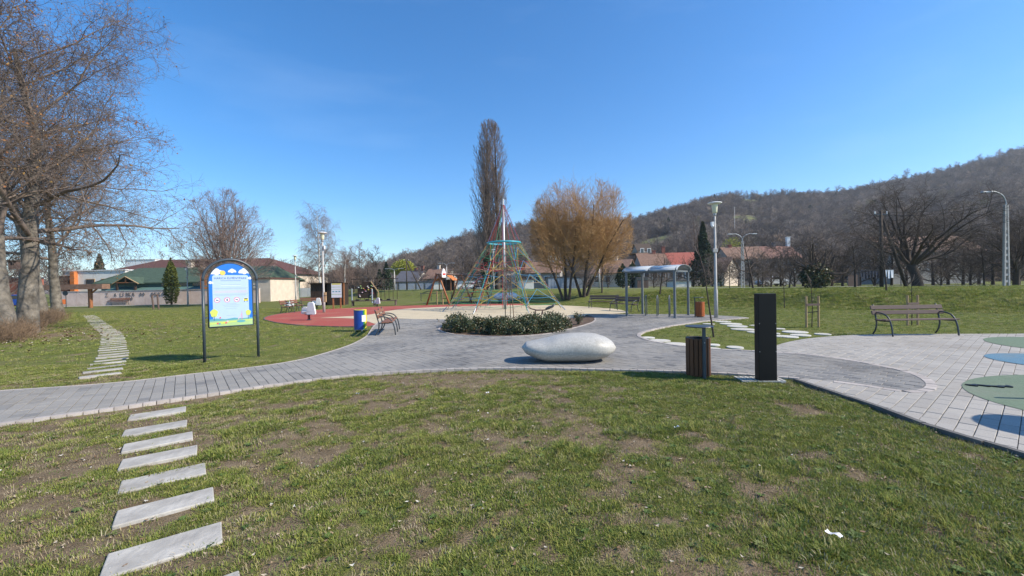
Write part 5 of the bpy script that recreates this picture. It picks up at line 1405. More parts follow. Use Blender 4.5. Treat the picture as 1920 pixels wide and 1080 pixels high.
# white capsule roller behind the net
x, y = G(949, 573); t = thing('play_capsule', 'white capsule shaped play tube on two dark feet behind the net mast', 'play tube', (x - .1, y + 4.5, 0), R(0))
x_ = np.linspace(-1, 1, 17)
part('shell', MB().tube([(1.05 * a, 0, .58) for a in x_], [.30 * (1 - abs(a) ** 5) ** .5 + .02 for a in x_], 14), MT['white'], t, True)
for s in (-1, 1): part('foot', MB().lathe([(.14, -.02), (.12, .3)], 10, c=(s * .5, 0, 0)), MT['black'], t)
# green railing behind the net
x, y = G(905, 563); t = thing('rail_fence', 'thin dark railing of the play field behind the net', 'railing', (x, y + 1, 0), R(3))
for k in range(13):
    part('rail_post', MB().tube([(-6.5 + k * 1.05, 0, -.05), (-6.5 + k * 1.05, 0, .85)], .035, 6), MT['iron'], t)
part('rail', MB().bar((-6.6, 0, .80), (6.2, 0, .80), .05, .05), MT['iron'], t)
x, y = G(825, 571); t = thing('stake_pair', 'pair of pale pine stakes round a young tree near the swing leg', 'sapling', (x, y, 0), 0)
for s in (-1, 1): part('stake', MB().tube([(s * .25, 0, -.1), (s * .25, 0, 1.15)], .05, 7), MT['stake'], t)
part('stem', MB().tube([(0, 0, -.1), (.03, 0, 2.2)], [.02, .006], 5), MT['bark_dark'], t)
# pergola, pedestal sign and goal by the left path
X, Y = G(170, 577); t = thing('pergola', 'wooden pergola with flat brown roof at the end of the slab path', 'pergola', (X - 1.5, Y, 0), R(2))
for xx, yy in ((1.5, 0), (1.2, .1), (-2.2, .1)): part('post', MB().tube([(xx, yy, -.05), (xx + .0, yy, 2.0)], .14 if xx == 1.5 else .07, 8), MT['log'], t)
part('brace', MB().bar((1.5, 0, 1.4), (2.3, 0, 2.05), .12, .12, up=(0, 1, 0)), MT['log'], t)
part('beam', MB().box((0, 0, 2.12), (6.0, .9, .5)), MT['tileroof'], t)
X, Y = G(124, 578); t = thing('sign_post', 'dark round sign on a thin post near the pergola', 'sign', (X, Y, 0), R(5))
part('post', MB().tube([(0, 0, 0), (0, 0, 1.35)], .03, 8), MT['iron'], t); part('disc', MB().tube([(0, -.04, 1.5), (0, -.07, 1.5)], .24, 18), MT['iron'], t)
X, Y = G(120, 577); t = thing('orange_bin', 'small orange brown bin under the round sign', 'bin', (X - .2, Y, 0), R(5))
part('body', MB().box((0, 0, .62), (.42, .4, .5)), MT['binorange'], t); part('leg', MB().tube([(0, 0, 0), (0, 0, .4)], .05, 8), MT['iron'], t)
X, Y = G(291, 580); t = thing('wood_posts', 'two grey wooden posts joined on top in the left lawn', 'play posts', (X, Y, 0), R(15))
part('post', MB().tube([(-.12, 0, -.05), (-.22, 0, 1.25)], .07, 7), MT['woodgrey'], t); part('post', MB().tube([(.25, 0, -.05), (.18, 0, 1.25)], .07, 7), MT['woodgrey'], t)
part('top_bar', MB().bar((-.26, 0, 1.22), (.24, 0, 1.25), .1, .08), MT['woodgrey'], t)
# dry hedge at the feet of the left trees
t = thing('dry_hedge', 'low brown leafless hedge at the feet of the left trees', 'hedge', (0, 0, 0)); r_ = np.random.default_rng(2)
n_ = 900; f_ = r_.random(n_); bx_ = np.interp(f_, [0, .3, .6, 1], [-16.6, -19.2, -23.5, -28.3]); by_ = np.interp(f_, [0, .3, .6, 1], [13.6, 16.4, 21.0, 26])
P0 = np.column_stack([bx_ + r_.normal(0, .3, n_), by_ + r_.normal(0, .3, n_), np.zeros(n_) - .02])
h1 = grow(r_, P0, np.column_stack([r_.normal(0, .35, (n_, 2)), np.ones(n_)]), r_.uniform(.3, .7, n_), np.full(n_, .007), 4, .15, .0, .5)
h2 = kids(r_, *h1, 5, .2, 1, 40, lambda q: .55 * np.ones_like(q), 2, .2, 0, .8, .005, r_end=.6)
link('stems', tmesh('stems', [(*h1, 3), (*h2, 3)], MT['drytwig']), None, t, kind='stuff')

# thin black strip on the rubber circle; scraps lying about
x, y = G(1864, 731); t = thing('black_strip', 'wavy flat black strip on the near green rubber circle', 'strap', (x, y, .040), 0)
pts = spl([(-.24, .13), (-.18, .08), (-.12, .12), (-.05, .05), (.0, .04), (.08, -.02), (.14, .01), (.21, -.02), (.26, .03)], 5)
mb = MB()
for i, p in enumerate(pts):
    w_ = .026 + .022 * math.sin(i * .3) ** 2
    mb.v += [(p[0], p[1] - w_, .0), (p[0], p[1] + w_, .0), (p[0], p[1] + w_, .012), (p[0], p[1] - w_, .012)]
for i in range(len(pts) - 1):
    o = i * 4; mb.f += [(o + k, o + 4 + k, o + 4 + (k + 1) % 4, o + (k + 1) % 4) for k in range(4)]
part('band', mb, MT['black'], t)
def scrap(label, px, py, s, m='white'):
    x, y = G(px, py); r = np.random.default_rng(int(px)); t = thing('paper_scrap', label, 'litter', (x, y, .03), r.uniform(0, 3)); V = []
    for j in range(4):
        for i in range(6): V.append(((i / 5 - .5) * s, (j / 3 - .5) * s * .42, .014 * r.random() + .012 * math.sin(i * 1.3) + .01))
    part('sheet', MB().add(V, [(j * 6 + i, j * 6 + i + 1, j * 6 + i + 7, j * 6 + i + 6) for j in range(3) for i in range(5)]), MT[m], t, True)
scrap('crumpled white scrap lying in the near lawn at lower right', 1567, 1017, .085)
scrap('small white scrap in the lawn in front of the boulder', 914, 742, .06)
scrap('bluish scrap in the lawn right of the middle', 1270, 809, .05, 'clothwhite')
scrap('pale scrap on the left lawn between path and bare soil', 670, 744, .05)

# off the frame at right: unseen disc and rail added to cast shade
t = thing('shade_caster_disc', 'round disc on a post, added out of view to cast shade', 'shade caster', (7.35, 3.98, .03), 0)
part('top', MB().lathe([(0, 1.50), (.44, 1.50), (.46, 1.53), (.44, 1.56), (0, 1.57)], 28, cap=False), MT['print_green'], t, True)
part('leg', MB().tube([(0, 0, 0), (0, 0, 1.5)], .06, 10), MT['iron'], t)
t = thing('shade_caster_rail', 'low steel rail on two posts, added out of view to cast shade', 'rail', (7.6, 5.25, .03), R(-11))
part('rail', MB().tube([(-.6, 0, .55), (1.8, 0, .55)], .03, 8), MT['galv'], t)
for xx in (-.2, 1.5): part('post', MB().tube([(xx, 0, 0), (xx, 0, .55)], .03, 8), MT['galv'], t)
# ------------------------------------------------------------------ buildings
def house(label, px0, px1, d, eave, ridge, wallm, roofm, name='house', cat='house', depth=8.0, rz=0.0, wins=0, chim=(), over=.35, hip=0.0, roof2=None, win_h=1.2, gable=None, base=None):
    """ridge runs along the front; eave and ridge are photo rows read at the middle column"""
    pm = (px0 + px1) / 2; X0, X1 = PX(px0, 540, d)[0], PX(px1, 540, d)[0]; w = X1 - X0; cx = (X0 + X1) / 2
    gzv = float(gz(cx, d)) if base is None else base
    ze, zr = PX(pm, eave, d)[2] - gzv, PX(pm, ridge, d + depth / 2)[2] - gzv
    t = thing(name, label, cat, (cx, d, gzv), rz)
    part('wall', MB().box((0, depth / 2, ze / 2 - .5), (w, depth, ze + 1.0)), MT[wallm], t)
    hx = w / 2 + over
    for s in (-1, 1):
        g_ = MB()
        if not hip: g_.add([(s * w / 2, 0, ze), (s * w / 2, depth, ze), (s * w / 2, depth / 2, zr - .12), (s * (w / 2 - .25), 0, ze), (s * (w / 2 - .25), depth, ze), (s * (w / 2 - .25), depth / 2, zr - .12)], [(0, 1, 2), (5, 4, 3), (0, 3, 4, 1), (1, 4, 5, 2), (2, 5, 3, 0)])
        if g_.f: part('gable', g_, MT[gable or wallm], t)
    hi = hip * w / 2
    def slope(x0, x1, i0, i1, m, nm):
        mb = MB()
        for s in (0, 1):
            y0 = -over if s == 0 else depth + over; zl = ze - (zr - ze) * over / (depth / 2); 
            a = [(x0, y0, zl), (x1, y0, zl), (x1 - i1, depth / 2, zr), (x0 + i0, depth / 2, zr)]
            b = [(p[0], p[1], p[2] + .14) for p in a]; mb.add(a + b, [(3, 2, 1, 0), (4, 5, 6, 7), (0, 1, 5, 4), (1, 2, 6, 5), (2, 3, 7, 6), (3, 0, 4, 7)])
        if i0: mb.add([(x0, -over, ze), (x0, depth + over, ze), (x0 + i0, depth / 2, zr + .1)], [(0, 1, 2)])
        if i1: mb.add([(x1, -over, ze), (x1, depth + over, ze), (x1 - i1, depth / 2, zr + .1)], [(0, 2, 1)])
        return part(nm, mb, MT[m], t)
    if roof2:
        xm = -hx + 2 * hx * roof2[0]; slope(-hx, xm - .02, hi, 0, roofm, 'roof'); slope(xm + .02, hx, 0, hi, roof2[1], 'roof')['label'] = 'newer red part of the roof'
    else: slope(-hx, hx, hi, hi, roofm, 'roof')
    for k in range(wins):
        x = -w / 2 + (k + .5) * w / wins
        f = part('window', MB().box((x, -.03, ze * .56), (1.15, .08, win_h + .15)), MT['white'], t); part('pane', MB().box((x, -.075, ze * .56), (.95, .02, win_h - .05)), MT['window'], f)
    for cxx, ch, m in chim: part('chimney', MB().box((cxx * w / 2, depth * .5, zr + ch / 2 - .2), (.7, .6, ch + .5)).box((cxx * w / 2, depth * .5, zr + ch + .08), (.85, .75, .1)), MT[m], t)
    return t, w, ze, zr, depth

# left: low building with green roof, brown roof behind, flat white block
t, w, ze, zr, dpt = house('long low building with mossy green roof behind the pink wall', 190, 500, 57, 527, 503, 'greenmetal', 'greenroof', 'green_roof_house', 'building', 9, 0, 0, ((-.22, 1.0, 'beigewall'),), .6, hip=.16)
pz = ze - .25; gx = PX(256, 540, 57)[0] - PX(345, 540, 57)[0]
gb = part('porch_roof', MB().add([(gx - 1.7, -1.6, pz), (gx, -1.6, pz + .95), (gx, 3, pz + .95), (gx - 1.7, 3, pz), (gx + 1.7, -1.6, pz), (gx + 1.7, 3, pz)], [(0, 1, 2, 3), (1, 4, 5, 2)]), MT['greenroof'], t)
for s in (-1, 1):
    part('barge_board', MB().bar((gx + s * 1.74, -1.64, pz - .02), (gx, -1.64, pz + .96), .06, .14, up=(0, 1, 0)), MT['stake'], t)
    part('porch_post', MB().box((gx + s * 1.2, -1.5, pz / 2), (.2, .2, pz)), MT['shed'], t)
part('porch_truss', MB().bar((gx - 1.3, -1.55, pz + .15), (gx + 1.3, -1.55, pz + .15), .1, .12, up=(0, 1, 0)).bar((gx, -1.56, pz + .1), (gx, -1.56, pz + .85), .1, .1, up=(0, 1, 0)), MT['log'], t)
part('lean_to_roof', MB().add([(-w / 2 + 2, -4.2, ze - 1.9), (w / 2 - 1.5, -4.2, ze - 1.9), (w / 2 - 1.5, -.1, ze - .65), (-w / 2 + 2, -.1, ze - .65), (-w / 2 + 2, -4.2, ze - 1.98), (w / 2 - 1.5, -4.2, ze - 1.98), (w / 2 - 1.5, -.1, ze - .73), (-w / 2 + 2, -.1, ze - .73)], [(0, 1, 2, 3), (7, 6, 5, 4), (0, 4, 5, 1), (1, 5, 6, 2), (3, 7, 4, 0)]), MT['greenmetal'], t)
for k in range(9): part('lean_to_post', MB().box((-w / 2 + 2.4 + k * (w - 4.4) / 8, -4.0, (ze - 2.0) / 2), (.12, .12, ze - 2.0)), MT['shed'], t)
mb = MB()
for k in range(6):
    x = -w / 2 + 9 + k * 2.1; f = part('window', MB().box((x, -.04, ze - .45), (1.5, .1, .5)), MT['stake'], t); part('pane', MB().box((x, -.1, ze - .45), (1.3, .02, .38)), MT['window'], f)
house('wide dark brown hipped roof hall behind the green roofed building', 150, 540, 74, 516, 488, 'beigewall', 'brownroof', 'brown_roof_hall', 'building', 16, 0, 0, (), .5, hip=.45)
def block(name, label, cat, px0, px1, d, top, wallm, depth, parts=(), base=None, roofm='greyroof'):
    X0, X1 = PX(px0, 540, d)[0], PX(px1, 540, d)[0]; cx = (X0 + X1) / 2; w = X1 - X0; b = float(gz(cx, d)) if base is None else base
    h = PX((px0 + px1) / 2, top, d)[2] - b; t = thing(name, label, cat, (cx, d, b), 0)
    part('wall', MB().box((0, depth / 2, h / 2 - .5), (w, depth, h + 1)), MT[wallm], t)
    part('roof', MB().box((0, depth / 2, h + .08), (w + .3, depth + .3, .16)), MT[roofm], t)
    return t, w, h
t, w, h = block('white_block', 'flat white building with orange corner pillar left of the green roof', 'building', 118, 236, 66, 508, 'whitewall', 3, roofm='white')
part('pillar', MB().box((-2.84, -.3, h / 2 - .1), (.65, .6, h + .1)), MT['orange'], t)
for k in range(3):
    f = part('window', MB().box((-w / 2 + 4.4 + k * 2.4, -.03, h * .62), (1.4, .1, 1.2)), MT['stake'], t); part('pane', MB().box((-w / 2 + 4.4 + k * 2.4, -.09, h * .62), (1.2, .02, 1.0)), MT['window'], f)
part('brown_wing', MB().box((-w / 2 + .75, -.25, h / 2 - .3), (1.5, .5, h - .8)), MT['brownroof'], t)
block('white_house', 'small white flat roofed block above the brown hall roof', 'building', 236, 292, 120, 487, 'white', 8, roofm='white')
block('brick_building', 'low red brick building behind the big trunks at left', 'building', 0, 66, 52, 522, 'brick', 1.0)
t, w, h = block('beige_building', 'beige plaster building end right of the arched sign', 'building', 470, 507, 52, 523, 'beigewall', 7, roofm='brownroof')
t, w, h = block('orange_house', 'small orange house behind the arched sign', 'building', 376, 400, 54, 507, 'orange', 4, roofm='tileroof')

# pink wall with graffiti
Xa, Xb, D = PX(100, 540, 48.2)[0], PX(486, 540, 48.2)[0], 48.2
t = thing('garden_wall', 'long pink plastered wall with dark graffiti behind the left lawn', 'wall', ((Xa + Xb) / 2, D, 0), 0); w = Xb - Xa
n = 9
for k in range(n):
    part('wall_panel', MB().box((-w / 2 + (k + .5) * w / n, .1, .80 - .02 * (k % 2)), (w / n - .03, .2, 1.66)), MT['pinkwall'], t)
part('coping', MB().box((0, .1, 1.66), (w, .30, .06)), MT['concrete'], t)
def scrawl(pts, x0, z0, s):
    return [(x0 + a * s, -.015, z0 + b * s) for a, b in pts]
letters = {'Z': [(0, 1), (.6, 1), (0, 0), (.7, 0)], 'A': [(0, 0), (.3, 1), (.6, 0), (.45, .4), (.12, .4)], 'L': [(0, 1), (0, 0), (.5, 0)], 'I': [(0, 0), (.05, 1)], 'N': [(0, 0), (0, 1), (.5, 0), (.5, 1)], 'K': [(0, 1), (0, 0), (0, .5), (.5, 1), (0, .45), (.55, 0)],
           'O': [(.3, 1), (0, .5), (.3, 0), (.6, .5), (.3, 1)], 'S': [(.6, .9), (.1, .9), (.1, .5), (.6, .45), (.5, 0), (0, .05)]}
xg = PX(198, 540, D)[0] - (Xa + Xb) / 2
for txt, x0, z0, s in (('Z', 0, 1.0, .4), ('A', 1.0, 1.0, .4), ('LINKA', 1.7, 1.02, .42), ('OO', 3.9, 1.0, .4), ('OS', 5.2, .95, .45), ('KONZA', 6.1, .98, .44), ('SOO', 2.3, .55, .36)):
    for k, ch in enumerate(txt):
        part('graffito', MB().tube(scrawl(letters[ch], xg + x0 + k * .40 * s / .5 * 1.0, z0, s * 1.0), .030, 4, flat=.4), MT['graffiti'], t)
# paved strip in front of the wall
sheet('wall_path', np.array([(Xa - 1, 46.2), (Xb - 3, 46.2), (Xb - 3, 47.9), (Xa - 1, 47.9)]), .012, MT['concrete'])
# white low wall behind the notice board
Xa, Xb = PX(515, 540, 72)[0], PX(590, 540, 72)[0]
t = thing('white_wall', 'low white panel wall left of the dark shed', 'wall', ((Xa + Xb) / 2, 72, 0), R(-1)); n = 6
for k in range(n): part('wall_panel', MB().box(((k + .5 - n / 2) * (Xb - Xa) / n, 0, .75), ((Xb - Xa) / n - .06, .12, 1.6)), MT['whitewall'], t)

# middle: garages and houses behind the playground
t, w, h = block('garage_row', 'row of grey garages with pale doors below the grey roofed house', 'garage', 714, 812, 90, 529, 'greywall', 6)
for k in range(6): part('garage_door', MB().box((-w / 2 + (k + .5) * w / 6, -.05, h * .40), (w / 6 - .5, .08, h * .8)), MT['door_grey'], t)
t, w, h = block('white_garage', 'white garage end right of the grey garage row', 'garage', 813, 836, 88, 529, 'whitewall', 6)
house('house with dark grey roof and white gable above the garages', 738, 783, 104, 527, 509, 'navy', 'greyroof', 'house', 'house', 8, R(-14), 3, ((.92, 1.2, 'brick'), (.3, .7, 'brick')), gable='whitewall')
house('house with red brown roof and white gable behind the swing', 792, 838, 102, 522, 505, 'greywall', 'tileroof', 'house', 'house', 8, R(-14), 0, ((-.2, .9, 'beigewall'),), gable='whitewall')
house('house with brown roof and white gable behind the right side of the climbing net', 985, 1050, 84, 511, 492, 'greywall', 'tileroof', 'house', 'house', 9, R(-10), 4, ((.3, 1.1, 'whitewall'), (.6, 1.1, 'whitewall')), gable='whitewall')
t, w, h = block('white_shed', 'small white shed right of the climbing net mast', 'garage', 972, 1001, 66, 525, 'whitewall', 5)
part('door', MB().box((-w * .28, -.04, h * .42), (1.0, .06, h * .8)), MT['door_grey'], t)
t, w, h = block('grey_shed', 'grey sheet metal shed behind the willow stems', 'shed', 1028, 1098, 72, 520, 'greywall', 6)
for k in range(12): part('panel', MB().box((-w / 2 + (k + .5) * w / 12, -.03, h * .45), (w / 12 - .06, .06, h * .95)), MT['door_grey'], t)
t, w, h = block('low_garage', 'low pale garages with cars seen through the left of the climbing net', 'garage', 858, 918, 88, 526, 'whitewall', 6)
for k in range(4): part('garage_door', MB().box((-w / 2 + (k + .5) * w / 4, -.05, h * .42), (w / 4 - .5, .08, h * .8)), MT['door_grey'], t)
t, w, h = block('beige_house', 'narrow beige house seen behind the net mast', 'house', 944, 966, 90, 508, 'beigewall', 6)
f = part('window', MB().box((0, -.04, h * .6), (1.2, .08, 1.4)), MT['white'], t); part('pane', MB().box((0, -.09, h * .6), (1, .02, 1.2)), MT['window'], f)
house('house with brown roof and peach gable left of the bike shelter', 1108, 1172, 88, 512, 489, 'beigewall', 'tileroof', 'house', 'house', 10, R(-30), 3, ((.1, .8, 'beigewall'),), gable='beigewall')
house('row house with old brown and new red roof behind the bike shelter', 1206, 1312, 92, 499, 475, 'greywall', 'tileroof', 'row_house', 'house', 9, R(-3), 7, ((-.05, 1.4, 'brick'), (-.4, .6, 'brick')), roof2=(.50, 'redroof'))
house('small house with peach gable right of the tall lamp', 1332, 1358, 84, 508, 484, 'beigewall', 'tileroof', 'house', 'house', 7, R(-50), 1, (), gable='beigewall')
house('long row house with faded red brown roof behind the double street lamp', 1372, 1500, 92, 484, 463, 'greywall', 'tileroof', 'row_house', 'house', 9, R(-4), 9, ((-.75, .5, 'brick'), (.55, .8, 'greyroof'), (.97, 2.0, 'white')), roof2=(.55, 'redbrown'))
house('low building with long brown roof hidden behind the big spreading tree', 1670, 1850, 70, 470, 444, 'greywall', 'tileroof', 'house', 'house', 9, R(2), 6, ())
house('shed like cottage with dark roof up on the hillside', 1197, 1226, 118, 474, 458, 'greywall', 'shed', 'cottage', 'house', 4, R(15), 2, (), base=11.0)
t, w, h = block('yard_shed', 'grey yard shed with plank front seen under the shelter roof', 'shed', 1195, 1216, 60, 522, 'greywall', 4)
for k in range(6): part('plank', MB().box((-w / 2 + (k + .5) * w / 6, -.03, .5), (w / 6 - .04, .05, 1.3)), MT['woodgrey'], t)
block('yard_shed', 'low white yard shed right of the shelter front post', 'shed', 1268, 1296, 66, 527, 'whitewall', 4)

# parked cars by the garages
def car(label, loc, rz, m):
    t = thing('parked_car', label, 'car', loc, rz)
    prof = [(-2.1, .35), (-2.05, .78), (-1.75, .92), (-1.1, .98), (-.6, 1.42), (.9, 1.44), (1.6, .98), (2.1, .86), (2.15, .35)]
    part('body', MB().prism(prof, -.82, .82, lambda a, b, h: (a, h, b)), MT[m], t, bev=.06)
    for s in (-1, 1): part('side_window', MB().prism([(-.95, 1.0), (-.55, 1.34), (.85, 1.36), (1.35, 1.0)], s * .82, s * .83, lambda a, b, h: (a, h, b)), MT['window'], t)
    for a in (-1.35, 1.35):
        for s in (-1, 1):
            wh = part('wheel', MB().tube([(a, s * .66, .32), (a, s * .86, .32)], .32, 14), MT['black'], t); part('rim', MB().tube([(a, s * .86, .32), (a, s * .87, .32)], .19, 10), MT['galv'], wh)
car('white parked car seen through the left of the climbing net', at(878, 84), .1, 'white')
car('dark blue parked car seen through the left of the climbing net', at(899, 84), -.1, 'navy')
car('blue parked car half hidden behind the left tree trunks', (PX(28, 540, 44)[0], 44, 0), .2, 'plastic_blue')
car('white parked car between the fruit trees on the right road', at(1447, 62), .1, 'clothwhite')

# ------------------------------------------------------------------ street lamps, poles and wires
def street_lamp(label, px, base, top, d, arms=2, lattice=True, rz=0):
    X, Y, Z = at(px, d); H = PX(px, top, d)[2] - Z - .35
    t = thing('street_lamp', label, 'street lamp', (X, Y, Z), rz)
    hp = H * .86
    if lattice:
        for s in (-1, 1): part('leg', MB().bar((s * .16, 0, -.1), (s * .08, 0, hp), .10, .14, up=(0, 1, 0)), MT['poletube'], t)
        for k in range(12): z = .4 + k * hp / 12.5; part('rung', MB().box((0, 0, z), (.28 - .12 * k / 12, .11, .16)), MT['poletube'], t)
    else: part('pole', MB().tube([(0, 0, -.1), (0, 0, hp)], [.14, .09], 10), MT['poletube'], t, True)
    for s in ((-1, 1) if arms == 2 else (-1,)):
        ar = spl([(0, 0, hp - .3), (0, 0, hp + .2), (s * .25, 0, H * .96), (s * .8, 0, H), (s * 1.25, 0, H - .02)], 4)
        part('arm', MB().tube([tuple(p) for p in ar], .04, 6), MT['galv'], t, True)
        part('lamp_head', MB().box((s * 1.45, 0, H - .03), (.55, .2, .12)), MT['galv'], t, bev=.03)
    return t
street_lamp('double armed street lamp on a lattice pole in front of the long row house', 1393, 539, 433, 50)
street_lamp('double armed street lamp behind the swing frame', 838, 545, 490, 85, 2, False)
street_lamp('double armed lamp post left of the wooden pole near the garages', 740, 548, 500, 80, 2, False)
street_lamp('tall lattice street lamp with one arm at the right edge', 1887, 540, 350, 30, 1)
def pole(label, px, d, top, brace=None, m='bark_dark', cross=True):
    X, Y, Z = at(px, d); H = PX(px, top, d)[2] - Z; t = thing('utility_pole', label, 'utility pole', (X, Y, Z), 0)
    part('pole', MB().tube([(0, 0, -.1), (0, 0, H)], [.13, .09], 8), MT[m], t, True)
    if brace: part('brace', MB().tube([(brace, .2, -.1), (.05, 0, H - .4)], [.12, .09], 8), MT[m], t, True)
    if cross:
        part('cross_bar', MB().bar((-.5, 0, H - .3), (.5, 0, H - .3), .08, .1, up=(0, 1, 0)), MT['iron'], t)
        for s in (-.45, 0, .45): part('insulator', MB().lathe([(.04, H - .25), (.05, H - .12), (.02, H - .05)], 8, c=(s, 0, 0)), MT['white'], t)
    return Vector((X, Y, Z + H - .1))
a1 = pole('wooden utility pole with a slanting brace beside the big dark tree', 1653, 32, 395, 2.1)
a2 = pole('wooden utility pole with slanting brace near the garages', 763, 78, 486, 2.6)
a3 = pole('white concrete pole left of the peach gabled house', 1124, 66, 493, None, 'poletube', False)
a4 = pole('slim pole on the hillside meadow', 1379, 205, 388, None, 'poletube', True)
def wire(label, a, b, sag):
    t = thing('power_line', label, 'cable', a, 0, 'overhead cables')
    part('cable', MB().tube([tuple((Vector(b) - Vector(a)) * f - Vector((0, 0, sag * 4 * f * (1 - f)))) for f in np.linspace(0, 1, 15)], .014, 4), MT['wire'], t)
e1 = Vector(PX(1886, 372, 30))
for dz, up in ((0, 'upper'), (-.25, 'lower')): wire(up + ' of two thin cables between the wooden pole and the right street lamp', a1 + Vector((0, 0, dz)), e1 + Vector((0, 0, dz)), .35)
for dz, up in ((0, 'upper'), (-.2, 'lower')): wire(up + ' of two thin cables from the wooden pole to the houses behind', a1 + Vector((0, 0, dz)), Vector(PX(1372, 488, 90)) + Vector((0, 0, dz * 3)), 1.2)
wire('thin black overhead cable running out of the frame from the right lamp', e1, e1 + Vector((14, -2, .2)), .4)

# road along the top of the bank and laundry
rd = spl([(PX(1000, 543, 62)[0], 62), (PX(1130, 543, 52)[0], 52), (PX(1270, 541, 46)[0], 46), (PX(1450, 541, 41)[0], 41), (PX(1700, 540, 38)[0], 38), (PX(1920, 537, 36)[0], 36), (70, 34)], 8)
V, Fq = [], []
for i, p in enumerate(rd):
    q = rd[min(i + 1, len(rd) - 1)] - rd[max(i - 1, 0)]; nn = np.array((-q[1], q[0])) / np.hypot(*q)
    for s in (0, 1.6): c = p + nn * s; V.append((c[0], c[1], float(gz(*c)) + .06))
    if i: Fq.append((2 * i - 2, 2 * i, 2 * i + 1, 2 * i - 1))
link('road', MB().add(V, Fq).mesh('road'), MT['disc'], kind='structure')
t = thing('clothes_line', 'washing line with dark and pale clothes behind the fruit trees', 'clothes line', at(1650, 44), 0); xs_ = np.linspace(-1.9, 1.3, 11)
for s in (-2.2, 2.2): part('post', MB().tube([(s, 0, 0), (s, 0, 1.9)], .04, 6), MT['iron'], t)
part('line', MB().tube([(-2.2, 0, 1.75), (0, 0, 1.68), (2.2, 0, 1.75)], .012, 4), MT['wire'], t)
for k, x in enumerate(xs_):
    h_ = .7 + .25 * ((k * 7) % 4) / 4; mb = MB(); mb.add([(x - .15, -.01, 1.69), (x + .15, .01, 1.69), (x + .17, .06, 1.69 - h_), (x - .14, -.06, 1.69 - h_)], [(0, 1, 2, 3)]).add([(x - .15, .01, 1.69), (x + .15, .03, 1.69), (x + .17, .08, 1.69 - h_), (x - .14, -.04, 1.69 - h_)], [(3, 2, 1, 0)])
    part('garment', mb, MT['navy' if k < 8 else 'clothwhite'], t)
X, Y, Z = at(1592, 44); t = thing('board_fence', 'short grey board fence left of the washing line', 'fence', (X, Y, Z), 0)
for k in range(6): part('board', MB().box((k * .2, 0, .6), (.17, .03, 1.3)), MT['woodgrey'], t)

# ------------------------------------------------------------------ hills with their bare woods
HP = [-700, -200, 200, 480, 600, 690, 750, 830, 880, 950, 1060, 1180, 1260, 1330, 1380, 1430, 1480, 1560, 1640, 1700, 1760, 1800, 1860, 1920, 2100, 2500]
HR = [515, 515, 520, 524, 518, 503, 481, 455, 437, 425, 415, 409, 386, 368, 358, 361, 358, 357, 343, 331, 321, 309, 293, 275, 243, 208]
HD = [900, 900, 800, 600, 420, 300, 270, 260, 260, 280, 320, 350, 360, 370, 380, 385, 390, 395, 400, 400, 400, 395, 390, 385, 370, 350]
HF = [500, 480, 420, 300, 210, 165, 150, 140, 135, 128, 122, 118, 115, 112, 110, 110, 108, 105, 100, 95, 92, 90, 88, 86, 84, 80]
cols = np.arange(-700, 2501, 10.0); rows = np.concatenate([np.linspace(0, 1, 44), [1.08, 1.2, 1.5, 1.9]])
hr_, hd_, hf_ = np.interp(cols, HP, HR), np.interp(cols, HP, HD), np.interp(cols, HP, HF)
def hill_xyz(c, t):
    rr_, dd, ff = np.interp(c, HP, HR), np.interp(c, HP, HD), np.interp(c, HP, HF)
    d = ff + (dd - ff) * t; X = (c - 960) * d / F
    zr = CAMZ - (rr_ - 540 + ROLL * (c - 960) + HOR) * dd / F - 6.5
    tt = np.clip(t, 0, 1)
    prof = tt ** 1.12 * (1.0 - .12 * np.sin(tt * PI)) ; prof = np.where(t > 1, 1 - .35 * (t - 1) ** 1.2, prof)
    Z = zr * prof + (fbm(X * .02 + 50, d * .02 + 50, 55) - .5) * 9 * np.sin(np.clip(tt, 0, 1) * PI) - .6
    return X, d, np.maximum(Z, -3)
CC, TT = np.meshgrid(cols, rows); hx_, hy_, hz_ = hill_xyz(CC.ravel(), TT.ravel())
nx, ny = len(cols), len(rows); idx = np.arange(nx * ny).reshape(ny, nx)
q = np.stack([idx[:-1, :-1], idx[:-1, 1:], idx[1:, 1:], idx[1:, :-1]], -1).reshape(-1, 4)
MEAD = [(1225, .45, 60, .17), (1402, .69, 36, .065), (1435, .47, 58, .075), (1160, .44, 40, .08), (1405, .98, 26, .04), (1330, .48, 30, .06)]
def meadow(c, t):
    m = np.zeros(len(c))
    for a, b, ra, rb in MEAD: m = np.maximum(m, 1 - ((c - a) / ra) ** 2 - ((t - b) / rb) ** 2)
    return smooth(m * 2.2)
hm = mat('hill_ground', (.145, .112, .09), .95, .3, .05, .5, col2=(.17, .135, .105), bscale=.8)
N_ = hm.node_tree.nodes; L_ = hm.node_tree.links; b_ = N_['Principled BSDF']; src = b_.inputs['Base Color'].links[0].from_socket
mi_ = N_.new('ShaderNodeMix'); mi_.data_type = 'RGBA'; at_ = N_.new('ShaderNodeAttribute'); at_.attribute_name = 'meadow'
L_.new(at_.outputs['Fac'], mi_.inputs[0]); L_.new(src, mi_.inputs[6]); mi_.inputs[7].default_value = (.115, .125, .045, 1); L_.new(mi_.outputs[2], b_.inputs['Base Color'])
link('hill', mesh_np('hill', np.stack([hx_, hy_, hz_], 1), q, attrs={'meadow': ('POINT', 'FLOAT', meadow(CC.ravel(), TT.ravel()))}, smooth_=True), hm, kind='structure')

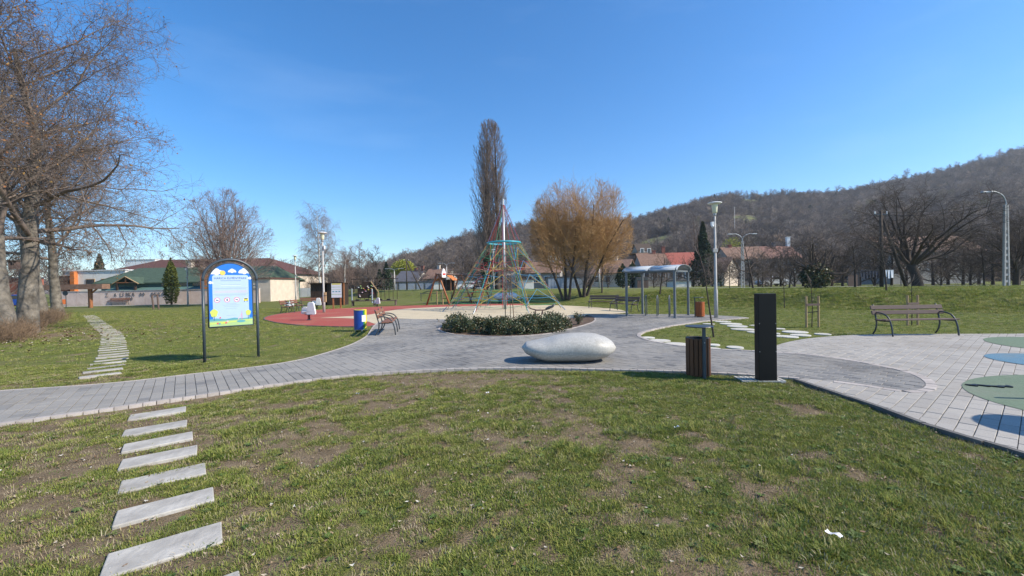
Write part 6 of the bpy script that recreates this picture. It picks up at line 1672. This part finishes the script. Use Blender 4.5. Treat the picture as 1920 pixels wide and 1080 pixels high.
wood_m = ramp_mat('wood_twigs', [(0, (.11, .09, .08)), (.5, (.165, .134, .114)), (.8, (.22, .18, .152)), (.93, (.30, .25, .21)), (.98, (.24, .165, .11)), (1, (.17, .17, .085))], nscale=.6, grain=.25, rough=.95)
def mini(seed, H=9, spread=3.2, up=.05, ang=48, tw=.045):
    r = np.random.default_rng(seed)
    tr = grow(r, arr(0, 0, -1), arr(0, 0, 1), np.array([H * .9 + 1]), np.array([.17]), 6, .05, .03, .3)
    l1 = kids(r, *tr, 12, .28, 1, ang, lambda t: spread / (H * .9) * (1.15 - .5 * t), 4, .12, up, .5, .07, r_end=.4)
    l2 = kids(r, *l1, 7, .2, 1, 42, lambda t: .5 * (1.1 - .4 * t), 2, .18, up, .6, tw, r_end=.5)
    l3 = kids(r, *l2, 6, .1, 1, 42, lambda t: .6 * np.ones_like(t), 1, .2, 0, .7, tw * .8, r_end=.8)
    V, Fc = tubes([(*tr, 4), (*l1, 3), (*l2, 3), (*l3, 3)]); return mesh_np('wood_tree', V, Fc)
minis = [source('wood_tree', mini(1), wood_m), source('wood_tree', mini(2, 8, 3.8, .03, 55), wood_m), source('wood_tree', mini(3, 11, 2.8, .08, 38), wood_m), source('wood_tree', mini(4, 6, 3.4, .02, 60), wood_m)]
cm = cone_leaves(77, 9, 2.4, 700, .55, spruce, MT['conifer']); minis.append(bpy.data.objects.new('wood_tree', cm))
nf = 17000
fc = rng.uniform(480, 2150, nf); ft = rng.random(nf) ** .85 * 1.06
dens = meadow(fc, ft)
kp = rng.random(nf) > dens * .93; fc, ft = fc[kp], ft[kp]
fX, fY, fZ = hill_xyz(fc, ft)
fs = rng.uniform(.42, .85, len(fX)) * np.where(rng.random(len(fX)) < .06, 1.25, 1) * (1 - .55 * meadow(fc, ft + .07)) * (.8 + .5 * fbm(fX * .03, fY * .03, 66))
scatter('forest', np.stack([fX, fY, fZ], 1), np.stack([rng.normal(0, .04, len(fX)), rng.normal(0, .04, len(fX)), rng.uniform(0, 6.28, len(fX))], 1),
        np.stack([fs * 1.25, fs * 1.25, fs], 1), np.where(rng.random(len(fX)) < .012, 4, rng.integers(0, 4, len(fX))), minis)

# belts of bare trees and bushes standing singly in the valley floor
def belt_tree(seed, H, spread, m, low=.18):
    r = np.random.default_rng(seed)
    tr = grow(r, arr(0, 0, -.2), arr(.03, 0, 1), np.array([H * .85]), np.array([.14]), 6, .05, .03, .3)
    l1 = kids(r, *tr, 13, low, 1, 50, lambda t: spread / (H * .85) * (1.15 - .5 * t), 5, .12, .05, .5, .035, r_end=.3)
    l2 = kids(r, *l1, 9, .15, 1, 42, lambda t: .5 * (1.1 - .4 * t), 3, .16, .03, .55, .02, r_end=.5)
    l3 = kids(r, *l2, 7, .1, 1, 42, lambda t: .6 * np.ones_like(t), 2, .2, 0, .6, .016, r_end=.7)
    return tmesh('trunk', [(*tr, 6)], MT['bark_dark']), tmesh('crown', [(*l1, 4), (*l2, 3), (*l3, 3)], MT[m])
BK = [belt_tree(51, 6, 2.4, 'twig_dark'), belt_tree(52, 5, 2.6, 'twig', .05), belt_tree(53, 7, 2.2, 'twig_birch'), belt_tree(54, 4, 2.4, 'twig_dark', .04)]
BELTS = (
    ('trees behind the white wall', 'bare brown tree behind the low white wall, ', [(516, 82, 1.0, 1, 'above the notice board roof'), (530, 86, 1.2, 0, 'second from the notice board'), (546, 80, 1.1, 1, 'just left of the thin lamp'), (562, 84, 1.2, 3, 'just right of the thin lamp'), (578, 82, 1.2, 1, 'nearest the dark shed'), (500, 92, .9, 0, 'over the beige building end')]),
    ('trees behind the dark shed', 'bare grey brown tree behind the shed, ', [(640, 74, 1.1, 1, 'above its right end'), (652, 80, 1.2, 0, 'right next to its orange post'), (664, 72, 1.0, 3, 'low and left of the climbing wall'), (676, 84, 1.3, 2, 'tallest, over the climbing wall'), (690, 76, 1.1, 1, 'behind the pale edge board of the climbing wall'), (702, 96, 1.5, 0, 'left of the dark spruces'), (626, 88, 1.1, 3, 'above the white information board')]),
    ('trees behind the swing', 'bare tree behind the play field, ', [(790, 98, 1.0, 1, 'between grey roof and red brown roof'), (806, 110, 1.3, 0, 'over the red brown roof'), (852, 92, 1.3, 1, 'right of the swing mask'), (868, 100, 1.5, 0, 'over the swing beam'), (884, 94, 1.4, 3, 'left of the poplar foot'), (936, 96, 1.5, 1, 'right of the poplar foot'), (970, 100, 1.4, 0, 'over the white shed'), (985, 78, .8, 3, 'low beside the white shed')]),
    ('trees around the right houses', 'bare dark tree among the right houses, ', [(1100, 70, 1.0, 1, 'right of the grey metal shed'), (1140, 74, .8, 3, 'left of the peach gable'), (1190, 80, 1.0, 3, 'right of the peach gable'), (1226, 62, .7, 3, 'under the shelter roof left part'), (1250, 84, 1.0, 1, 'before the old brown roof'), (1300, 72, 1.0, 3, 'before the new red roof'), (1336, 66, .9, 1, 'right against the tall lamp'), (1352, 70, 1.0, 3, 'before the small peach gable'), (1385, 66, .8, 1, 'left of the double street lamp')]),
    ('garden trees by the long row house', 'bare dark garden tree before the long row house, ', [(1406, 56, .8, 3, 'right of the double street lamp'), (1422, 60, 1.0, 1, 'before the brown roof half'), (1446, 54, .9, 3, 'over the white parked car'), (1464, 58, 1.1, 1, 'before the redder roof half'), (1490, 50, .9, 3, 'below the white chimney'), (1506, 56, 1.2, 1, 'past the white chimney end'), (1430, 46, .6, 1, 'lowest and nearest')]),
    ('thicket behind the laundry', 'bare dark tree of the thicket, ', [(1560, 54, 1.2, 1, 'right of the ivy grown stump'), (1580, 50, 1.1, 3, 'left of the grey board fence'), (1612, 56, 1.3, 1, 'over the grey board fence'), (1640, 50, 1.1, 3, 'behind the dark laundry'), (1672, 54, 1.2, 0, 'behind the pale laundry'), (1700, 52, 1.2, 3, 'behind the slanting pole brace'), (1750, 48, 1.2, 1, 'right of the big spreading trunk'), (1778, 54, 1.3, 3, 'under the long brown roof'), (1806, 50, 1.2, 1, 'over the right end of the near bench'), (1836, 52, 1.3, 3, 'at the right end of the brown roof'), (1862, 46, 1.2, 1, 'just left of the lattice lamp'), (1910, 44, 1.1, 3, 'just right of the lattice lamp'), (1935, 50, 1.3, 0, 'at the very edge of the photo'), (1545, 46, .7, 3, 'low against the ivy'), (1820, 44, .8, 3, 'low before the brown roof'), (1765, 43, .7, 3, 'low beside the big spreading trunk')]),
    ('trees behind the left buildings', 'bare tree behind the left buildings, ', [(10, 56, 1.3, 0, 'over the red brick building'), (60, 60, 1.4, 1, 'between the two nearest trunks'), (96, 64, 1.3, 0, 'left of the white block'), (130, 90, 1.3, 2, 'over the orange pillar'), (150, 96, 1.2, 0, 'over the white block'), (306, 110, 1.6, 2, 'above the brown hall roof by the thuja'), (-30, 50, 1.4, 1, 'at the outermost left edge')]),
)
for grp, lab, lst in BELTS:
    for k, (px, d, s, b, lab2) in enumerate(lst):
        tree('bare_tree', BK[b], lab + lab2, 'tree', at(px, d), px * 1.3, (s, s, s * random.uniform(.9, 1.1)), grp)
X, Y, Z = at(1446, 128); sw2 = thing('spring_willow', 'yellow green tree on the meadow right of the tall lamp', 'tree', (PX(1372, 450, 125)[0], 125, 7.0), 0)
link('trunk', MB().tube([(0, 0, -3), (0, 0, 4)], [.3, .15], 6).mesh('trunk'), MT['bark_dark'], sw2)
r_ = np.random.default_rng(15); P_ = norm(r_.normal(0, 1, (1200, 3))) * (r_.random((1200, 1)) ** .4) * [3.2, 2.6, 3.2] + [0, 0, 4.2]
link('foliage', leafquads('foliage', P_, .22, MT['spring'], 3, .35), None, sw2)

# ------------------------------------------------------------------ air: thin haze that greys the far hill
hz = MB().box((0, 700, 95), (3400, 1800, 200)).mesh('haze')
hzm = bpy.data.materials.new('haze_air'); hzm.use_nodes = True
hn = hzm.node_tree.nodes; hl = hzm.node_tree.links; hn.remove(hn['Principled BSDF'])
pv = hn.new('ShaderNodeVolumePrincipled'); pv.inputs['Color'].default_value = (.86, .92, 1, 1); pv.inputs['Density'].default_value = .00026
pv.inputs['Anisotropy'].default_value = .3
hl.new(pv.outputs[0], hn['Material Output'].inputs['Volume'])
link('haze', hz, hzm, kind='stuff')
SC.cycles.volume_bounces = 0
